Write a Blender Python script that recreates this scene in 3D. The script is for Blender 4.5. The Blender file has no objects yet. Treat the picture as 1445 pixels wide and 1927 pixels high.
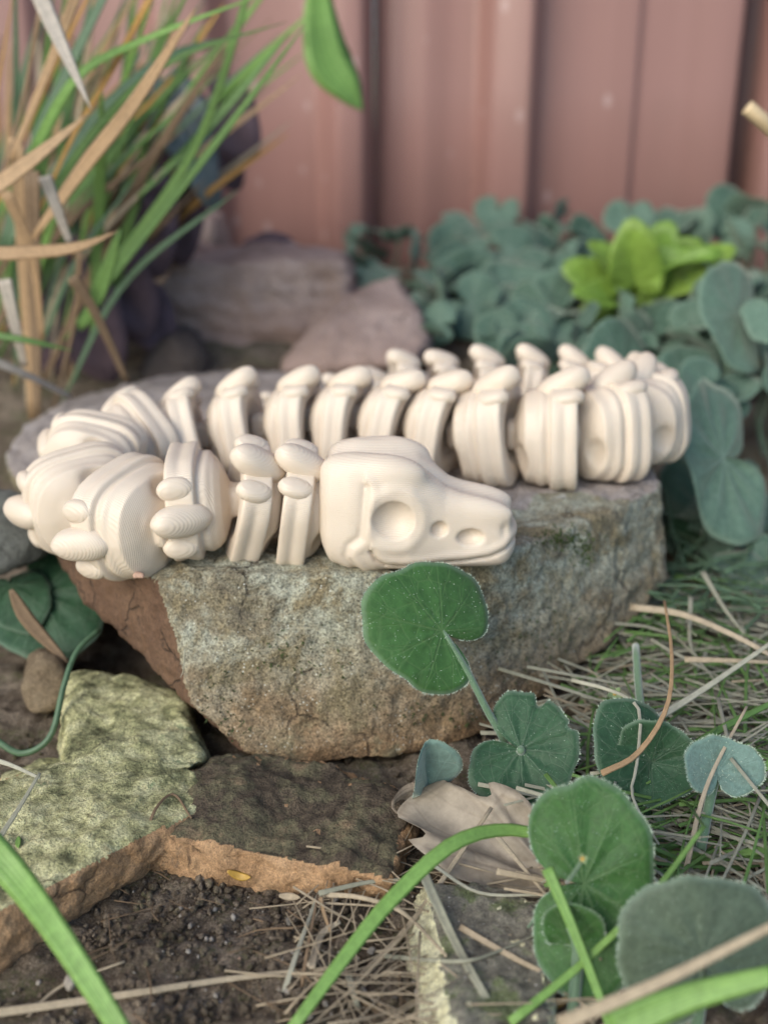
import bpy, math, random
import numpy as np
from mathutils import Vector, Matrix
from mathutils.bvhtree import BVHTree

# ------------------------------------------------------------------ camera, light, exposure
# everything below is laid out in centimetres; U turns it into metres
U = 0.01
FPX, CX, CY = 2000.0, 722.5, 963.5          # focal length and centre in the photograph's pixels
PITCH = math.radians(20.0)
CAM = Vector((0.0, 0.0, 17.6))
SC = bpy.context.scene
COL = SC.collection
cam_data = bpy.data.cameras.new('camera')
cam_data.sensor_fit = 'HORIZONTAL'
cam_data.sensor_width = 24.0
cam_data.lens = 24.0 * FPX / 1445.0
cam_data.clip_start = 0.01
cam_data.clip_end = 200.0
cam_data.dof.use_dof = True
cam_data.dof.focus_distance = 0.270
cam_data.dof.aperture_fstop = 7.6
cam = bpy.data.objects.new('camera', cam_data)
COL.objects.link(cam)
cam.location = CAM * U
cam.rotation_euler = (math.pi / 2 - PITCH, 0, 0)
SC.camera = cam

SUN_EL, SUN_AZ = math.radians(32), math.radians(218)   # azimuth clockwise from +Y (behind the camera, to the left)
world = bpy.data.worlds.new('World')
SC.world = world
world.use_nodes = True
wn = world.node_tree
bg = wn.nodes['Background']
sky = wn.nodes.new('ShaderNodeTexSky')
sky.sky_type = 'NISHITA'
sky.sun_disc = False
sky.sun_elevation = SUN_EL
sky.sun_rotation = SUN_AZ
sky.air_density = 1.0
sky.dust_density = 1.5
sky.ozone_density = 0.4
wn.links.new(sky.outputs[0], bg.inputs[0])
bg.inputs[1].default_value = 0.13
sun_data = bpy.data.lights.new('sun', 'SUN')
sun_data.energy = 1.5
sun_data.angle = math.radians(45)
sun_data.color = (1.0, 0.86, 0.71)
sun = bpy.data.objects.new('sun', sun_data)
COL.objects.link(sun)
sd = Vector((math.sin(SUN_AZ) * math.cos(SUN_EL), math.cos(SUN_AZ) * math.cos(SUN_EL), math.sin(SUN_EL)))
sun.rotation_euler = (-sd).to_track_quat('-Z', 'Y').to_euler()
SC.view_settings.view_transform = 'Standard'
SC.view_settings.look = 'None'
SC.view_settings.exposure = 0.76
SC.view_settings.gamma = 1.0
SC.view_settings.use_white_balance = True      # the phone's white balance in open shade
SC.view_settings.white_balance_temperature = 5950
SC.view_settings.white_balance_tint = 4
SC.cycles.use_denoising = True
SC.cycles.max_bounces = 8
SC.cycles.use_adaptive_sampling = True
SC.cycles.adaptive_threshold = 0.01

rng = np.random.default_rng(7)
random.seed(7)
F_ = Vector((0, math.cos(PITCH), -math.sin(PITCH)))
UP_ = Vector((0, math.sin(PITCH), math.cos(PITCH)))


def ray(px, py):
    return F_ + Vector((1, 0, 0)) * ((px - CX) / FPX) + UP_ * ((CY - py) / FPX)


def P(px, py, D):
    """point seen at pixel (px, py) at the distance D (cm along +Y)"""
    d = ray(px, py)
    return CAM + d * (D / d.y)


def G(px, py, z=0.0):
    """point seen at pixel (px, py) on the level z"""
    d = ray(px, py)
    return CAM + d * ((z - CAM.z) / d.z)


# ------------------------------------------------------------------ object helpers
BASE = {}


def tag(o, label=None, cat=None, group=None, kind=None):
    if label: o['label'] = label
    if cat: o['category'] = cat
    if group: o['group'] = group
    if kind: o['kind'] = kind
    return o


def thing(name, label, cat, loc, group=None):
    o = bpy.data.objects.new(name, None)
    o.empty_display_size = 0.01
    COL.objects.link(o)
    loc = Vector(loc)
    o.location = loc * U
    BASE[o] = loc.copy()
    return tag(o, label, cat, group)


def mesh(name, V, Fc, mat, uv=None, smooth=True, mats=None, mat_idx=None):
    V = np.asarray(V, dtype=float) * U
    me = bpy.data.meshes.new(name)
    me.from_pydata(V.tolist(), [], Fc if isinstance(Fc, list) else Fc.tolist())
    for m in (mats or [mat]):
        me.materials.append(m)
    if smooth:
        me.polygons.foreach_set('use_smooth', np.ones(len(me.polygons), dtype=bool))
    if mat_idx is not None:
        me.polygons.foreach_set('material_index', np.asarray(mat_idx, dtype=np.int32))
    if uv is not None:
        lay = me.uv_layers.new(name='UVMap')
        li = np.zeros(len(me.loops), dtype=np.int32)
        me.loops.foreach_get('vertex_index', li)
        lay.data.foreach_set('uv', np.asarray(uv, dtype=np.float32)[li].ravel())
    me.update()
    return me


def put(name, me, parent=None, M=None):
    """link mesh data as an object; M is its world matrix in cm (translation in cm)"""
    o = bpy.data.objects.new(name, me)
    COL.objects.link(o)
    M = (M or Matrix.Identity(4)).copy()
    if parent is not None:
        o.parent = parent
        M.translation = M.translation - BASE[parent]
    else:
        BASE[o] = M.translation.copy()
    M.translation = M.translation * U
    o.matrix_basis = M
    return o


def world_part(name, V, Fc, mat, parent=None, base=None, **kw):
    """vertices are given in world cm; the object's origin goes to its parent's base (or base)"""
    b = BASE[parent] if parent is not None else Vector(base if base is not None else np.asarray(V).mean(axis=0))
    V = np.asarray(V, dtype=float) - np.array(b)
    me = mesh(name, V, Fc, mat, **kw)
    return put(name, me, parent, Matrix.Translation(b))


# ------------------------------------------------------------------ noise and implicit surfaces
_perm = np.random.default_rng(3).permutation(256)
_perm = np.concatenate([_perm, _perm, _perm])
_grad = np.array([[1, 1, 0], [-1, 1, 0], [1, -1, 0], [-1, -1, 0], [1, 0, 1], [-1, 0, 1], [1, 0, -1], [-1, 0, -1],
                  [0, 1, 1], [0, -1, 1], [0, 1, -1], [0, -1, -1]], dtype=float)


def pn(Q):
    Q = np.asarray(Q, dtype=float)
    i = np.floor(Q).astype(int)
    f = Q - i
    i &= 255
    u = f * f * f * (f * (f * 6 - 15) + 10)
    out = 0
    for dx in (0, 1):
        for dy in (0, 1):
            for dz in (0, 1):
                h = _perm[_perm[_perm[i[:, 0] + dx] + i[:, 1] + dy] + i[:, 2] + dz] % 12
                g = _grad[h]
                w = (u[:, 0] if dx else 1 - u[:, 0]) * (u[:, 1] if dy else 1 - u[:, 1]) * (u[:, 2] if dz else 1 - u[:, 2])
                out = out + w * (g[:, 0] * (f[:, 0] - dx) + g[:, 1] * (f[:, 1] - dy) + g[:, 2] * (f[:, 2] - dz))
    return out


def fbm(Q, octv=4, gain=0.5):
    Q = np.asarray(Q, dtype=float)
    s, a = 0, 1.0
    for k in range(octv):
        s = s + a * pn(Q * (2.03 ** k) + 17.3 * k)
        a *= gain
    return s


def nets(Fv, org, h):
    """surface nets over a sampled field (negative inside)"""
    nx, ny, nz = Fv.shape
    S = Fv < 0
    cnt = np.zeros((nx - 1, ny - 1, nz - 1), dtype=np.int8)
    for a in (0, 1):
        for b in (0, 1):
            for c in (0, 1):
                cnt += S[a:nx - 1 + a, b:ny - 1 + b, c:nz - 1 + c]
    act = (cnt > 0) & (cnt < 8)
    idx = np.argwhere(act)
    acc = np.zeros((len(idx), 3))
    n = np.zeros(len(idx))
    cs = [(a, b, c) for a in (0, 1) for b in (0, 1) for c in (0, 1)]
    for a in cs:
        for ax in range(3):
            if a[ax] == 1: continue
            b = list(a); b[ax] = 1
            va = Fv[idx[:, 0] + a[0], idx[:, 1] + a[1], idx[:, 2] + a[2]]
            vb = Fv[idx[:, 0] + b[0], idx[:, 1] + b[1], idx[:, 2] + b[2]]
            cr = (va < 0) != (vb < 0)
            t = np.where(cr, va / np.where(cr, va - vb, 1), 0)
            p = np.array(a, dtype=float)[None, :] + t[:, None] * (np.array(b) - np.array(a))[None, :]
            acc[cr] += p[cr]
            n[cr] += 1
    V = np.array(org) + (idx + acc / n[:, None]) * h
    ids = -np.ones(act.shape, dtype=np.int64)
    ids[act] = np.arange(len(idx))
    faces = []
    for ax in range(3):
        o1, o2 = (ax + 1) % 3, (ax + 2) % 3
        sl0 = [slice(None)] * 3; sl1 = [slice(None)] * 3
        sl0[ax] = slice(0, -1); sl1[ax] = slice(1, None)
        A, B = S[tuple(sl0)], S[tuple(sl1)]
        e = np.argwhere(A != B)
        ok = (e[:, o1] > 0) & (e[:, o2] > 0) & (e[:, o1] < Fv.shape[o1] - 1) & (e[:, o2] < Fv.shape[o2] - 1)
        e = e[ok]
        inside_low = A[e[:, 0], e[:, 1], e[:, 2]]
        q = []
        for d1, d2 in ((-1, -1), (0, -1), (0, 0), (-1, 0)):
            c = e.copy(); c[:, o1] += d1; c[:, o2] += d2
            q.append(ids[c[:, 0], c[:, 1], c[:, 2]])
        q = np.stack(q, 1)
        q[~inside_low] = q[~inside_low][:, ::-1]
        faces.append(q)
    return V, np.concatenate(faces)


def grid(lo, hi, h):
    ax = [np.arange(lo[k], hi[k] + h, h) for k in range(3)]
    return np.meshgrid(*ax, indexing='ij')


def smin(a, b, k):
    hh = np.clip(0.5 + 0.5 * (b - a) / k, 0, 1)
    return b + (a - b) * hh - k * hh * (1 - hh)


def smax(a, b, k): return -smin(-a, -b, k)


def ell(X, Y, Z, c, r, tilt=0.0):
    x, y, z = X - c[0], Y - c[1], Z - c[2]
    if tilt:
        ca, sa = math.cos(tilt), math.sin(tilt)
        x, z = x * ca + z * sa, -x * sa + z * ca
    k0 = np.sqrt((x / r[0]) ** 2 + (y / r[1]) ** 2 + (z / r[2]) ** 2)
    return (k0 - 1) * min(r)


def seg(X, Y, A, B):
    """2-D distance to a segment"""
    ax, ay = A; bx, by = B
    dx, dy = bx - ax, by - ay
    t = np.clip(((X - ax) * dx + (Y - ay) * dy) / (dx * dx + dy * dy), 0, 1)
    return np.hypot(X - ax - t * dx, Y - ay - t * dy)


# ------------------------------------------------------------------ materials
class NT:
    def __init__(self, name):
        self.m = bpy.data.materials.new(name)
        self.m.use_nodes = True
        self.t = self.m.node_tree
        self.b = self.t.nodes['Principled BSDF']

    def n(self, typ, **kw):
        nd = self.t.nodes.new(typ)
        for k, v in kw.items(): setattr(nd, k, v)
        return nd

    def l(self, a, b): self.t.links.new(a, b)

    def coord(self, what='Object', scale=100.0):
        tc = self.n('ShaderNodeTexCoord')
        mp = self.n('ShaderNodeMapping')
        mp.inputs['Scale'].default_value = (scale,) * 3 if not isinstance(scale, tuple) else scale
        self.l(tc.outputs[what], mp.inputs['Vector'])
        return mp.outputs[0]

    def noise(self, vec, scale, detail=4, rough=0.55, dist=0.0):
        nd = self.n('ShaderNodeTexNoise')
        nd.inputs['Scale'].default_value = scale
        nd.inputs['Detail'].default_value = detail
        nd.inputs['Roughness'].default_value = rough
        nd.inputs['Distortion'].default_value = dist
        if vec is not None: self.l(vec, nd.inputs['Vector'])
        return nd.outputs['Fac']

    def voro(self, vec, scale, out='Distance', rnd=1.0):
        nd = self.n('ShaderNodeTexVoronoi')
        nd.inputs['Scale'].default_value = scale
        nd.inputs['Randomness'].default_value = rnd
        if vec is not None: self.l(vec, nd.inputs['Vector'])
        return nd.outputs[out]

    def ramp(self, fac, stops, interp='LINEAR'):
        nd = self.n('ShaderNodeValToRGB')
        cr = nd.color_ramp
        cr.interpolation = interp
        while len(cr.elements) < len(stops): cr.elements.new(0.5)
        for e, (p, c) in zip(cr.elements, stops):
            e.position = p
            e.color = (*c, 1) if isinstance(c, tuple) else (c, c, c, 1)
        self.l(fac, nd.inputs[0])
        return nd.outputs[0]

    def mix(self, fac, a, b, mode='MIX'):
        nd = self.n('ShaderNodeMix', data_type='RGBA', blend_type=mode)
        for sock, v in ((nd.inputs[0], fac), (nd.inputs[6], a), (nd.inputs[7], b)):
            if hasattr(v, 'is_output'): self.l(v, sock)
            elif isinstance(v, tuple): sock.default_value = (*v, 1)
            else: sock.default_value = v
        return nd.outputs[2]

    def math(self, op, a, b=None, c=None):
        nd = self.n('ShaderNodeMath', operation=op)
        for k, v in enumerate((a, b, c)):
            if v is None: continue
            if hasattr(v, 'is_output'): self.l(v, nd.inputs[k])
            else: nd.inputs[k].default_value = v
        return nd.outputs[0]

    def bump(self, h, strength, dist, prev=None):
        nd = self.n('ShaderNodeBump')
        nd.inputs['Strength'].default_value = strength
        nd.inputs['Distance'].default_value = dist * U
        self.l(h, nd.inputs['Height'])
        if prev is not None: self.l(prev, nd.inputs['Normal'])
        return nd.outputs[0]

    def done(self, color=None, normal=None, rough=0.7, **kw):
        b = self.b
        if color is not None:
            if hasattr(color, 'is_output'): self.l(color, b.inputs['Base Color'])
            else: b.inputs['Base Color'].default_value = (*color, 1)
        if normal is not None: self.l(normal, b.inputs['Normal'])
        if hasattr(rough, 'is_output'): self.l(rough, b.inputs['Roughness'])
        else: b.inputs['Roughness'].default_value = rough
        for k, v in kw.items():
            s = b.inputs[k.replace('_', ' ')]
            if hasattr(v, 'is_output'): self.l(v, s)
            else: s.default_value = v
        return self.m

    def objrand(self):
        return self.n('ShaderNodeObjectInfo').outputs['Random']


def mat_plastic():
    t = NT('printed_plastic')
    c = t.coord('Object', 100.0)
    sx = t.n('ShaderNodeSeparateXYZ'); t.l(c, sx.inputs[0])
    wob = t.noise(c, 1.3, 2)
    z = t.math('MULTIPLY_ADD', wob, 0.02, sx.outputs[2])
    s = t.math('SINE', t.math('MULTIPLY', z, 2 * math.pi / 0.052))
    nb = t.bump(s, 0.42, 0.0065)
    big = t.noise(c, 6.0, 3)
    nb = t.bump(big, 0.15, 0.02, nb)
    col = t.mix(t.noise(c, 0.8, 2), (0.63, 0.53, 0.42), (0.68, 0.58, 0.47))
    return t.done(col, nb, 0.42, Subsurface_Weight=0.12, Subsurface_Radius=(0.003, 0.002, 0.0012),
                  Subsurface_Scale=0.6)


def mat_rock(name, stops, fine=26.0, patch=0.45, grain=0.5, speck=None, bump=0.06, zmix=None, seed=0.0, lichen=None, gain=1.0):
    """stops: ramp of colours driven by patchy noise; zmix = (z0, z1, colour) stains the foot of the stone"""
    t = NT(name)
    tc = t.n('ShaderNodeTexCoord'); mp = t.n('ShaderNodeMapping')
    mp.inputs['Scale'].default_value = (100, 100, 100)
    mp.inputs['Location'].default_value = (seed, seed * 1.7, seed * .3)
    t.l(tc.outputs['Object'], mp.inputs['Vector'])
    c = mp.outputs[0]
    n1 = t.noise(c, patch, 7, 0.68, 0.3)
    col = t.ramp(n1, stops)
    if zmix:
        sx = t.n('ShaderNodeSeparateXYZ'); t.l(tc.outputs['Object'], sx.inputs[0])
        zc = t.math('MULTIPLY', sx.outputs[2], 100.0)
        zz = t.math('MULTIPLY_ADD', t.noise(c, 0.9, 6, 0.7), 3.2, t.math('SUBTRACT', zc, 1.6))
        f = t.n('ShaderNodeMapRange')
        f.inputs[1].default_value, f.inputs[2].default_value = zmix[0], zmix[1]
        f.inputs[3].default_value, f.inputs[4].default_value = 1.0, 0.0
        t.l(zz, f.inputs[0])
        col = t.mix(f.outputs[0], col, t.mix(t.noise(c, 2.2, 5, .7), zmix[2], zmix[3]))
    if lichen:
        lf = t.ramp(t.noise(c, lichen[0], 8, 0.72, 0.6), [(lichen[1], 0.0), (lichen[1] + 0.09, 1.0)])
        col = t.mix(lf, col, lichen[2])
    vc = t.n('ShaderNodeTexVoronoi', feature='DISTANCE_TO_EDGE')
    vc.inputs['Scale'].default_value = 0.42
    wv = t.n('ShaderNodeVectorMath', operation='ADD')
    nz = t.n('ShaderNodeTexNoise'); nz.inputs['Scale'].default_value = 0.9; nz.inputs['Detail'].default_value = 6
    t.l(c, nz.inputs['Vector']); t.l(nz.outputs['Color'], wv.inputs[1]); t.l(c, wv.inputs[0]); t.l(wv.outputs[0], vc.inputs['Vector'])
    crk = t.math('MULTIPLY', t.ramp(vc.outputs['Distance'], [(0.0, 1.0), (0.022, 0.0)]), t.ramp(t.noise(c, 0.5, 3), [(0.52, 0.0), (0.6, 1.0)]))
    col = t.mix(t.math('MULTIPLY', crk, 0.75), col, (0.05, 0.035, 0.025))
    g1 = t.noise(c, fine, 3, 0.7)
    gr = t.ramp(g1, [(0.28, 1 - grain), (0.5, 1.0), (0.74, 1 + grain * 0.8)])
    col = t.mix(1.0, col, gr, 'MULTIPLY')
    g2 = t.noise(c, fine * 0.32, 4, 0.7)
    col = t.mix(1.0, col, t.ramp(g2, [(0.3, 0.62), (0.55, 1.0), (0.75, 1.2)]), 'MULTIPLY')
    if speck:
        v = t.voro(c, speck[0])
        gate = t.ramp(t.noise(c, 1.6, 4, .7), [(0.48, 0.0), (0.62, 1.0)])
        col = t.mix(t.math('MULTIPLY', gate, t.ramp(v, [(speck[1], 1.0), (speck[1] + 0.06, 0.0)])), col, speck[2])
    if gain != 1.0: col = t.mix(1.0, col, (gain, gain, gain), 'MULTIPLY')
    nb = t.bump(t.noise(c, 1.7, 8, 0.65), 0.7, bump * 4)
    nb = t.bump(t.math('SUBTRACT', 1.0, crk), 0.8, 0.08, nb)
    nb = t.bump(g1, 0.9, bump, nb)
    nb = t.bump(g2, 0.8, bump * 1.6, nb)
    return t.done(col, nb, 0.88, Specular_IOR_Level=0.35)


def mat_leaf(name, ca, cb, vein, rough=0.55, sheen=0.5, specks=0.5, veinamt=0.6, sheen_col=(0.85, 0.9, 0.75), rim=0.3):
    t = NT(name)
    uv = t.n('ShaderNodeUVMap')
    sx = t.n('ShaderNodeSeparateXYZ'); t.l(uv.outputs[0], sx.inputs[0])
    c = t.coord('Object', 100.0)
    u = t.math('MULTIPLY_ADD', t.noise(c, 1.6, 3), 0.03, t.math('ADD', sx.outputs[0], -0.015))
    v = sx.outputs[1]
    d = t.math('ABSOLUTE', t.math('SUBTRACT', t.math('FRACT', t.math('ADD', t.math('MULTIPLY', u, 9.0), 0.5)), 0.5))
    arc = t.math('MULTIPLY', t.math('MULTIPLY', d, 0.7), v)
    main = t.ramp(arc, [(0.0, 1.0), (0.022, 0.0)])
    fork = t.math('ABSOLUTE', t.math('SUBTRACT', arc, t.math('MULTIPLY', t.math('MAXIMUM', t.math('SUBTRACT', v, 0.45), 0.0), 0.42)))
    fk = t.math('MULTIPLY', t.ramp(fork, [(0.0, 1.0), (0.016, 0.0)]), t.ramp(v, [(0.45, 0.0), (0.55, 0.7)]))
    vn = t.math('MULTIPLY', t.math('MAXIMUM', main, fk), t.ramp(v, [(0.0, 1.0), (0.95, 0.25)]))
    r = t.objrand()
    col = t.mix(t.math('MULTIPLY_ADD', r, 0.6, t.math('MULTIPLY', t.noise(c, 1.5, 4), 0.45)), ca, cb)
    col = t.mix(1.0, col, t.ramp(t.noise(c, 9, 4, .65), [(0.3, 0.75), (0.7, 1.2)]), 'MULTIPLY')
    col = t.mix(t.math('MULTIPLY', vn, veinamt), col, vein)
    col = t.mix(t.math('MULTIPLY', t.ramp(v, [(0.93, 0.0), (0.99, 1.0)]), rim), col, (0.34, 0.44, 0.33))
    ve = t.n('ShaderNodeTexVoronoi', feature='DISTANCE_TO_EDGE'); ve.inputs['Scale'].default_value = 3.2
    t.l(c, ve.inputs['Vector'])
    net = t.ramp(ve.outputs['Distance'], [(0.0, 1.0), (0.05, 0.0)])
    col = t.mix(t.math('MULTIPLY', net, 0.22), col, vein)
    old = t.ramp(t.noise(c, 0.9, 7, .75), [(0.66, 0.0), (0.76, 0.55)])
    col = t.mix(old, col, (0.16, 0.15, 0.05))
    if specks:
        vo = t.voro(c, 24.0)
        pick = t.ramp(t.noise(c, 4.5, 2), [(0.5, 0.0), (0.6, 1.0)])
        sp = t.math('MULTIPLY', t.ramp(vo, [(0.1, 1.0), (0.17, 0.0)]), pick)
        col = t.mix(t.math('MULTIPLY', sp, specks), col, (0.6, 0.68, 0.58))
    nb = t.bump(t.noise(c, 22, 3), 0.35, 0.02)
    nb = t.bump(t.math('SUBTRACT', 1.0, vn), 0.6, 0.03, nb)
    nb = t.bump(t.math('SUBTRACT', 1.0, net), 0.35, 0.015, nb)
    nb = t.bump(t.noise(c, 2.5, 4), 0.5, 0.08, nb)
    m = t.done(col, nb, rough, Sheen_Weight=sheen, Sheen_Roughness=0.45, Sheen_Tint=(*sheen_col, 1), Specular_IOR_Level=0.3)
    # a little light through the blade
    tr = t.n('ShaderNodeBsdfTranslucent'); t.l(col, tr.inputs[0])
    ms = t.n('ShaderNodeMixShader'); ms.inputs[0].default_value = 0.18
    out = t.t.nodes['Material Output']
    t.l(t.b.outputs[0], ms.inputs[1]); t.l(tr.outputs[0], ms.inputs[2]); t.l(ms.outputs[0], out.inputs[0])
    return m


def mat_blade(name, ca, cb, rough=0.5, trans=0.2, stripe=0.25, spots=None):
    t = NT(name)
    uv = t.n('ShaderNodeUVMap')
    sx = t.n('ShaderNodeSeparateXYZ'); t.l(uv.outputs[0], sx.inputs[0])
    c = t.coord('Object', 100.0)
    r = t.objrand()
    f = t.math('ADD', t.math('MULTIPLY', r, 0.55), t.math('MULTIPLY', t.noise(c, 0.7, 3), 0.5))
    col = t.mix(f, ca, cb)
    st = t.math('SINE', t.math('MULTIPLY', sx.outputs[0], 46.0))
    st2 = t.math('MULTIPLY_ADD', st, 0.5, 0.5)
    col = t.mix(stripe, col, t.mix(1.0, col, t.ramp(st2, [(0.0, 0.55), (1.0, 1.25)]), 'MULTIPLY'))
    col = t.mix(1.0, col, t.ramp(t.noise(c, 5, 5, .7), [(0.3, 0.8), (0.7, 1.15)]), 'MULTIPLY')
    if spots:
        col = t.mix(t.ramp(t.noise(c, 3.0, 5, .7), [(0.55, 0.0), (0.66, 0.8)]), col, spots)
    nb = t.bump(st2, 0.4, 0.012)
    m = t.done(col, nb, rough, Specular_IOR_Level=0.35)
    tr = t.n('ShaderNodeBsdfTranslucent'); t.l(col, tr.inputs[0])
    ms = t.n('ShaderNodeMixShader'); ms.inputs[0].default_value = trans
    out = t.t.nodes['Material Output']
    t.l(t.b.outputs[0], ms.inputs[1]); t.l(tr.outputs[0], ms.inputs[2]); t.l(ms.outputs[0], out.inputs[0])
    return m


def mat_soil():
    t = NT('soil')
    c = t.coord('Object', 100.0)
    n1 = t.noise(c, 0.5, 7, 0.7)
    col = t.ramp(n1, [(0.3, (0.07, 0.055, 0.042)), (0.46, (0.15, 0.125, 0.098)), (0.58, (0.25, 0.215, 0.175)), (0.78, (0.34, 0.30, 0.25))])
    col = t.mix(1.0, col, t.ramp(t.noise(c, 16, 4, .7), [(0.3, 0.45), (0.5, 1.0), (0.72, 1.7)]), 'MULTIPLY')
    moss = t.ramp(t.noise(c, 0.8, 6, .7), [(0.5, 0.0), (0.62, 0.8)])
    col = t.mix(t.math('MULTIPLY', moss, t.ramp(t.noise(c, 9, 3), [(0.4, 0.0), (0.6, 1.0)])), col, (0.11, 0.125, 0.06))
    col = t.mix(1.0, col, (1.1, 1.02, 0.92), 'MULTIPLY')
    v = t.voro(c, 9.0)
    col = t.mix(t.ramp(v, [(0.12, 0.8), (0.18, 0.0)]), col, (0.24, 0.21, 0.18))
    nb = t.bump(t.noise(c, 3.5, 8, .7), 0.9, 0.35)
    nb = t.bump(t.noise(c, 20, 4, .7), 0.9, 0.07, nb)
    return t.done(col, nb, 0.95, Specular_IOR_Level=0.2)


def mat_fence():
    t = NT('painted_steel')
    tc = t.n('ShaderNodeTexCoord')
    mp = t.n('ShaderNodeMapping'); mp.inputs['Scale'].default_value = (60, 60, 2.2)
    t.l(tc.outputs['Object'], mp.inputs[0])
    s = t.noise(mp.outputs[0], 1.0, 5, .65)
    col = t.mix(s, (0.255, 0.135, 0.115), (0.325, 0.18, 0.157))
    mp2 = t.n('ShaderNodeMapping'); mp2.inputs['Scale'].default_value = (100, 100, 60)
    t.l(tc.outputs['Object'], mp2.inputs[0])
    v = t.voro(mp2.outputs[0], 0.42)
    col = t.mix(t.ramp(v, [(0.09, 0.35), (0.15, 0.0)]), col, (0.6, 0.47, 0.45))
    dirt = t.noise(mp2.outputs[0], 0.08, 5, .6)
    col = t.mix(t.ramp(dirt, [(0.5, 0.0), (0.75, 0.5)]), col, (0.22, 0.135, 0.11))
    return t.done(col, None, 0.42, Specular_IOR_Level=0.5)


def mat_flat(name, col, rough=0.7, var=0.2, **kw):
    t = NT(name)
    c = t.coord('Object', 100.0)
    cc = t.mix(1.0, col, t.ramp(t.noise(c, 8, 4, .7), [(0.3, 1 - var), (0.7, 1 + var)]), 'MULTIPLY')
    cc = t.mix(1.0, cc, t.ramp(t.objrand(), [(0.0, 1 - var), (1.0, 1 + var)]), 'MULTIPLY')
    nb = t.bump(t.noise(c, 25, 3), 0.4, 0.02)
    return t.done(cc, nb, rough, **kw)


M_PLA = mat_plastic()
M_ROCK = mat_rock('lichen_sandstone', [(0.28, (0.13, 0.105, 0.075)), (0.42, (0.23, 0.20, 0.135)), (0.52, (0.41, 0.41, 0.32)),
                                       (0.64, (0.28, 0.25, 0.165)), (0.78, (0.56, 0.55, 0.50))],
                  zmix=(1.2, 5.2, (0.22, 0.13, 0.065), (0.34, 0.235, 0.13)), speck=(7.0, 0.13, (0.66, 0.66, 0.58)), grain=0.85, fine=15.0, lichen=(0.34, 0.50, (0.25, 0.205, 0.12)))
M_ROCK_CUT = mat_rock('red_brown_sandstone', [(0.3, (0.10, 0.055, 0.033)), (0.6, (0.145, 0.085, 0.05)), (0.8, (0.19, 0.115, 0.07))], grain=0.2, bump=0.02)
M_ROCK_TOP = mat_rock('grey_mauve_sandstone', [(0.3, (0.22, 0.185, 0.16)), (0.55, (0.35, 0.30, 0.27)), (0.75, (0.44, 0.39, 0.36))], grain=0.4, gain=1.3)
M_MAUVE = mat_rock('mauve_sandstone', [(0.3, (0.20, 0.14, 0.115)), (0.5, (0.36, 0.27, 0.235)), (0.7, (0.46, 0.36, 0.32))], grain=0.3, patch=0.25,
                   zmix=(2.0, 4.2, (0.30, 0.21, 0.175), (0.36, 0.26, 0.22)), gain=1.3)
M_DARKSTONE = mat_rock('dark_grey_stone', [(0.3, (0.07, 0.055, 0.05)), (0.6, (0.12, 0.095, 0.085)), (0.8, (0.17, 0.14, 0.125))], grain=0.3)
M_GREENSTONE = mat_rock('grey_green_stone', [(0.3, (0.10, 0.10, 0.09)), (0.6, (0.19, 0.195, 0.175)), (0.8, (0.26, 0.26, 0.23))], grain=0.3)
M_LICHEN = mat_rock('yellow_lichen_stone', [(0.28, (0.08, 0.07, 0.035)), (0.40, (0.19, 0.19, 0.09)), (0.48, (0.40, 0.38, 0.19)), (0.58, (0.56, 0.53, 0.30)), (0.75, (0.44, 0.36, 0.18))],
                    grain=0.6, patch=0.9, fine=16.0, bump=.09, lichen=(0.9, 0.58, (0.22, 0.27, 0.14)), gain=1.3)
M_ORANGE = mat_rock('ochre_sandstone', [(0.3, (0.20, 0.115, 0.055)), (0.5, (0.36, 0.22, 0.115)), (0.7, (0.46, 0.30, 0.17))], grain=0.4, patch=0.6,
                    lichen=(0.7, 0.62, (0.13, 0.10, 0.075)), gain=1.5)
M_DIRTY = mat_rock('dirty_brown_stone', [(0.3, (0.07, 0.05, 0.033)), (0.45, (0.12, 0.09, 0.06)), (0.55, (0.17, 0.15, 0.085)), (0.66, (0.28, 0.20, 0.12)), (0.78, (0.36, 0.25, 0.14))], grain=0.6, patch=0.8, fine=16.0, bump=.09)
M_TAN = mat_rock('tan_stone', [(0.3, (0.17, 0.12, 0.07)), (0.55, (0.30, 0.225, 0.14)), (0.75, (0.38, 0.30, 0.20))], grain=0.25)
M_PALE = mat_rock('pale_lichen_brick', [(0.28, (0.20, 0.16, 0.08)), (0.45, (0.46, 0.43, 0.27)), (0.65, (0.58, 0.55, 0.38)), (0.8, (0.38, 0.31, 0.17))], grain=0.5, patch=1.1,
                  speck=(5.0, 0.16, (0.10, 0.08, 0.05)), gain=1.7)
M_BRICKTOP = mat_rock('mossy_brick_top', [(0.3, (0.07, 0.065, 0.05)), (0.5, (0.17, 0.155, 0.12)), (0.62, (0.10, 0.12, 0.05)), (0.8, (0.28, 0.26, 0.20))], grain=0.6, patch=1.0,
                      speck=(6.0, 0.13, (0.45, 0.43, 0.38)), gain=1.7)
M_SOIL = mat_soil()
M_FENCE = mat_fence()
M_LEAF = mat_leaf('green_velvet_leaf', (0.036, 0.098, 0.022), (0.058, 0.14, 0.036), (0.13, 0.21, 0.08), specks=0.5, sheen=0.25, veinamt=0.55)
M_LEAF_D = mat_leaf('dark_velvet_leaf', (0.026, 0.07, 0.032), (0.042, 0.098, 0.046), (0.12, 0.165, 0.11), specks=0.45, sheen=0.3, veinamt=0.5)
M_LEAF_S = mat_leaf('silver_velvet_leaf', (0.028, 0.07, 0.045), (0.15, 0.235, 0.17), (0.26, 0.35, 0.28), specks=0.0, sheen=0.4, veinamt=0.8)
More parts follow.
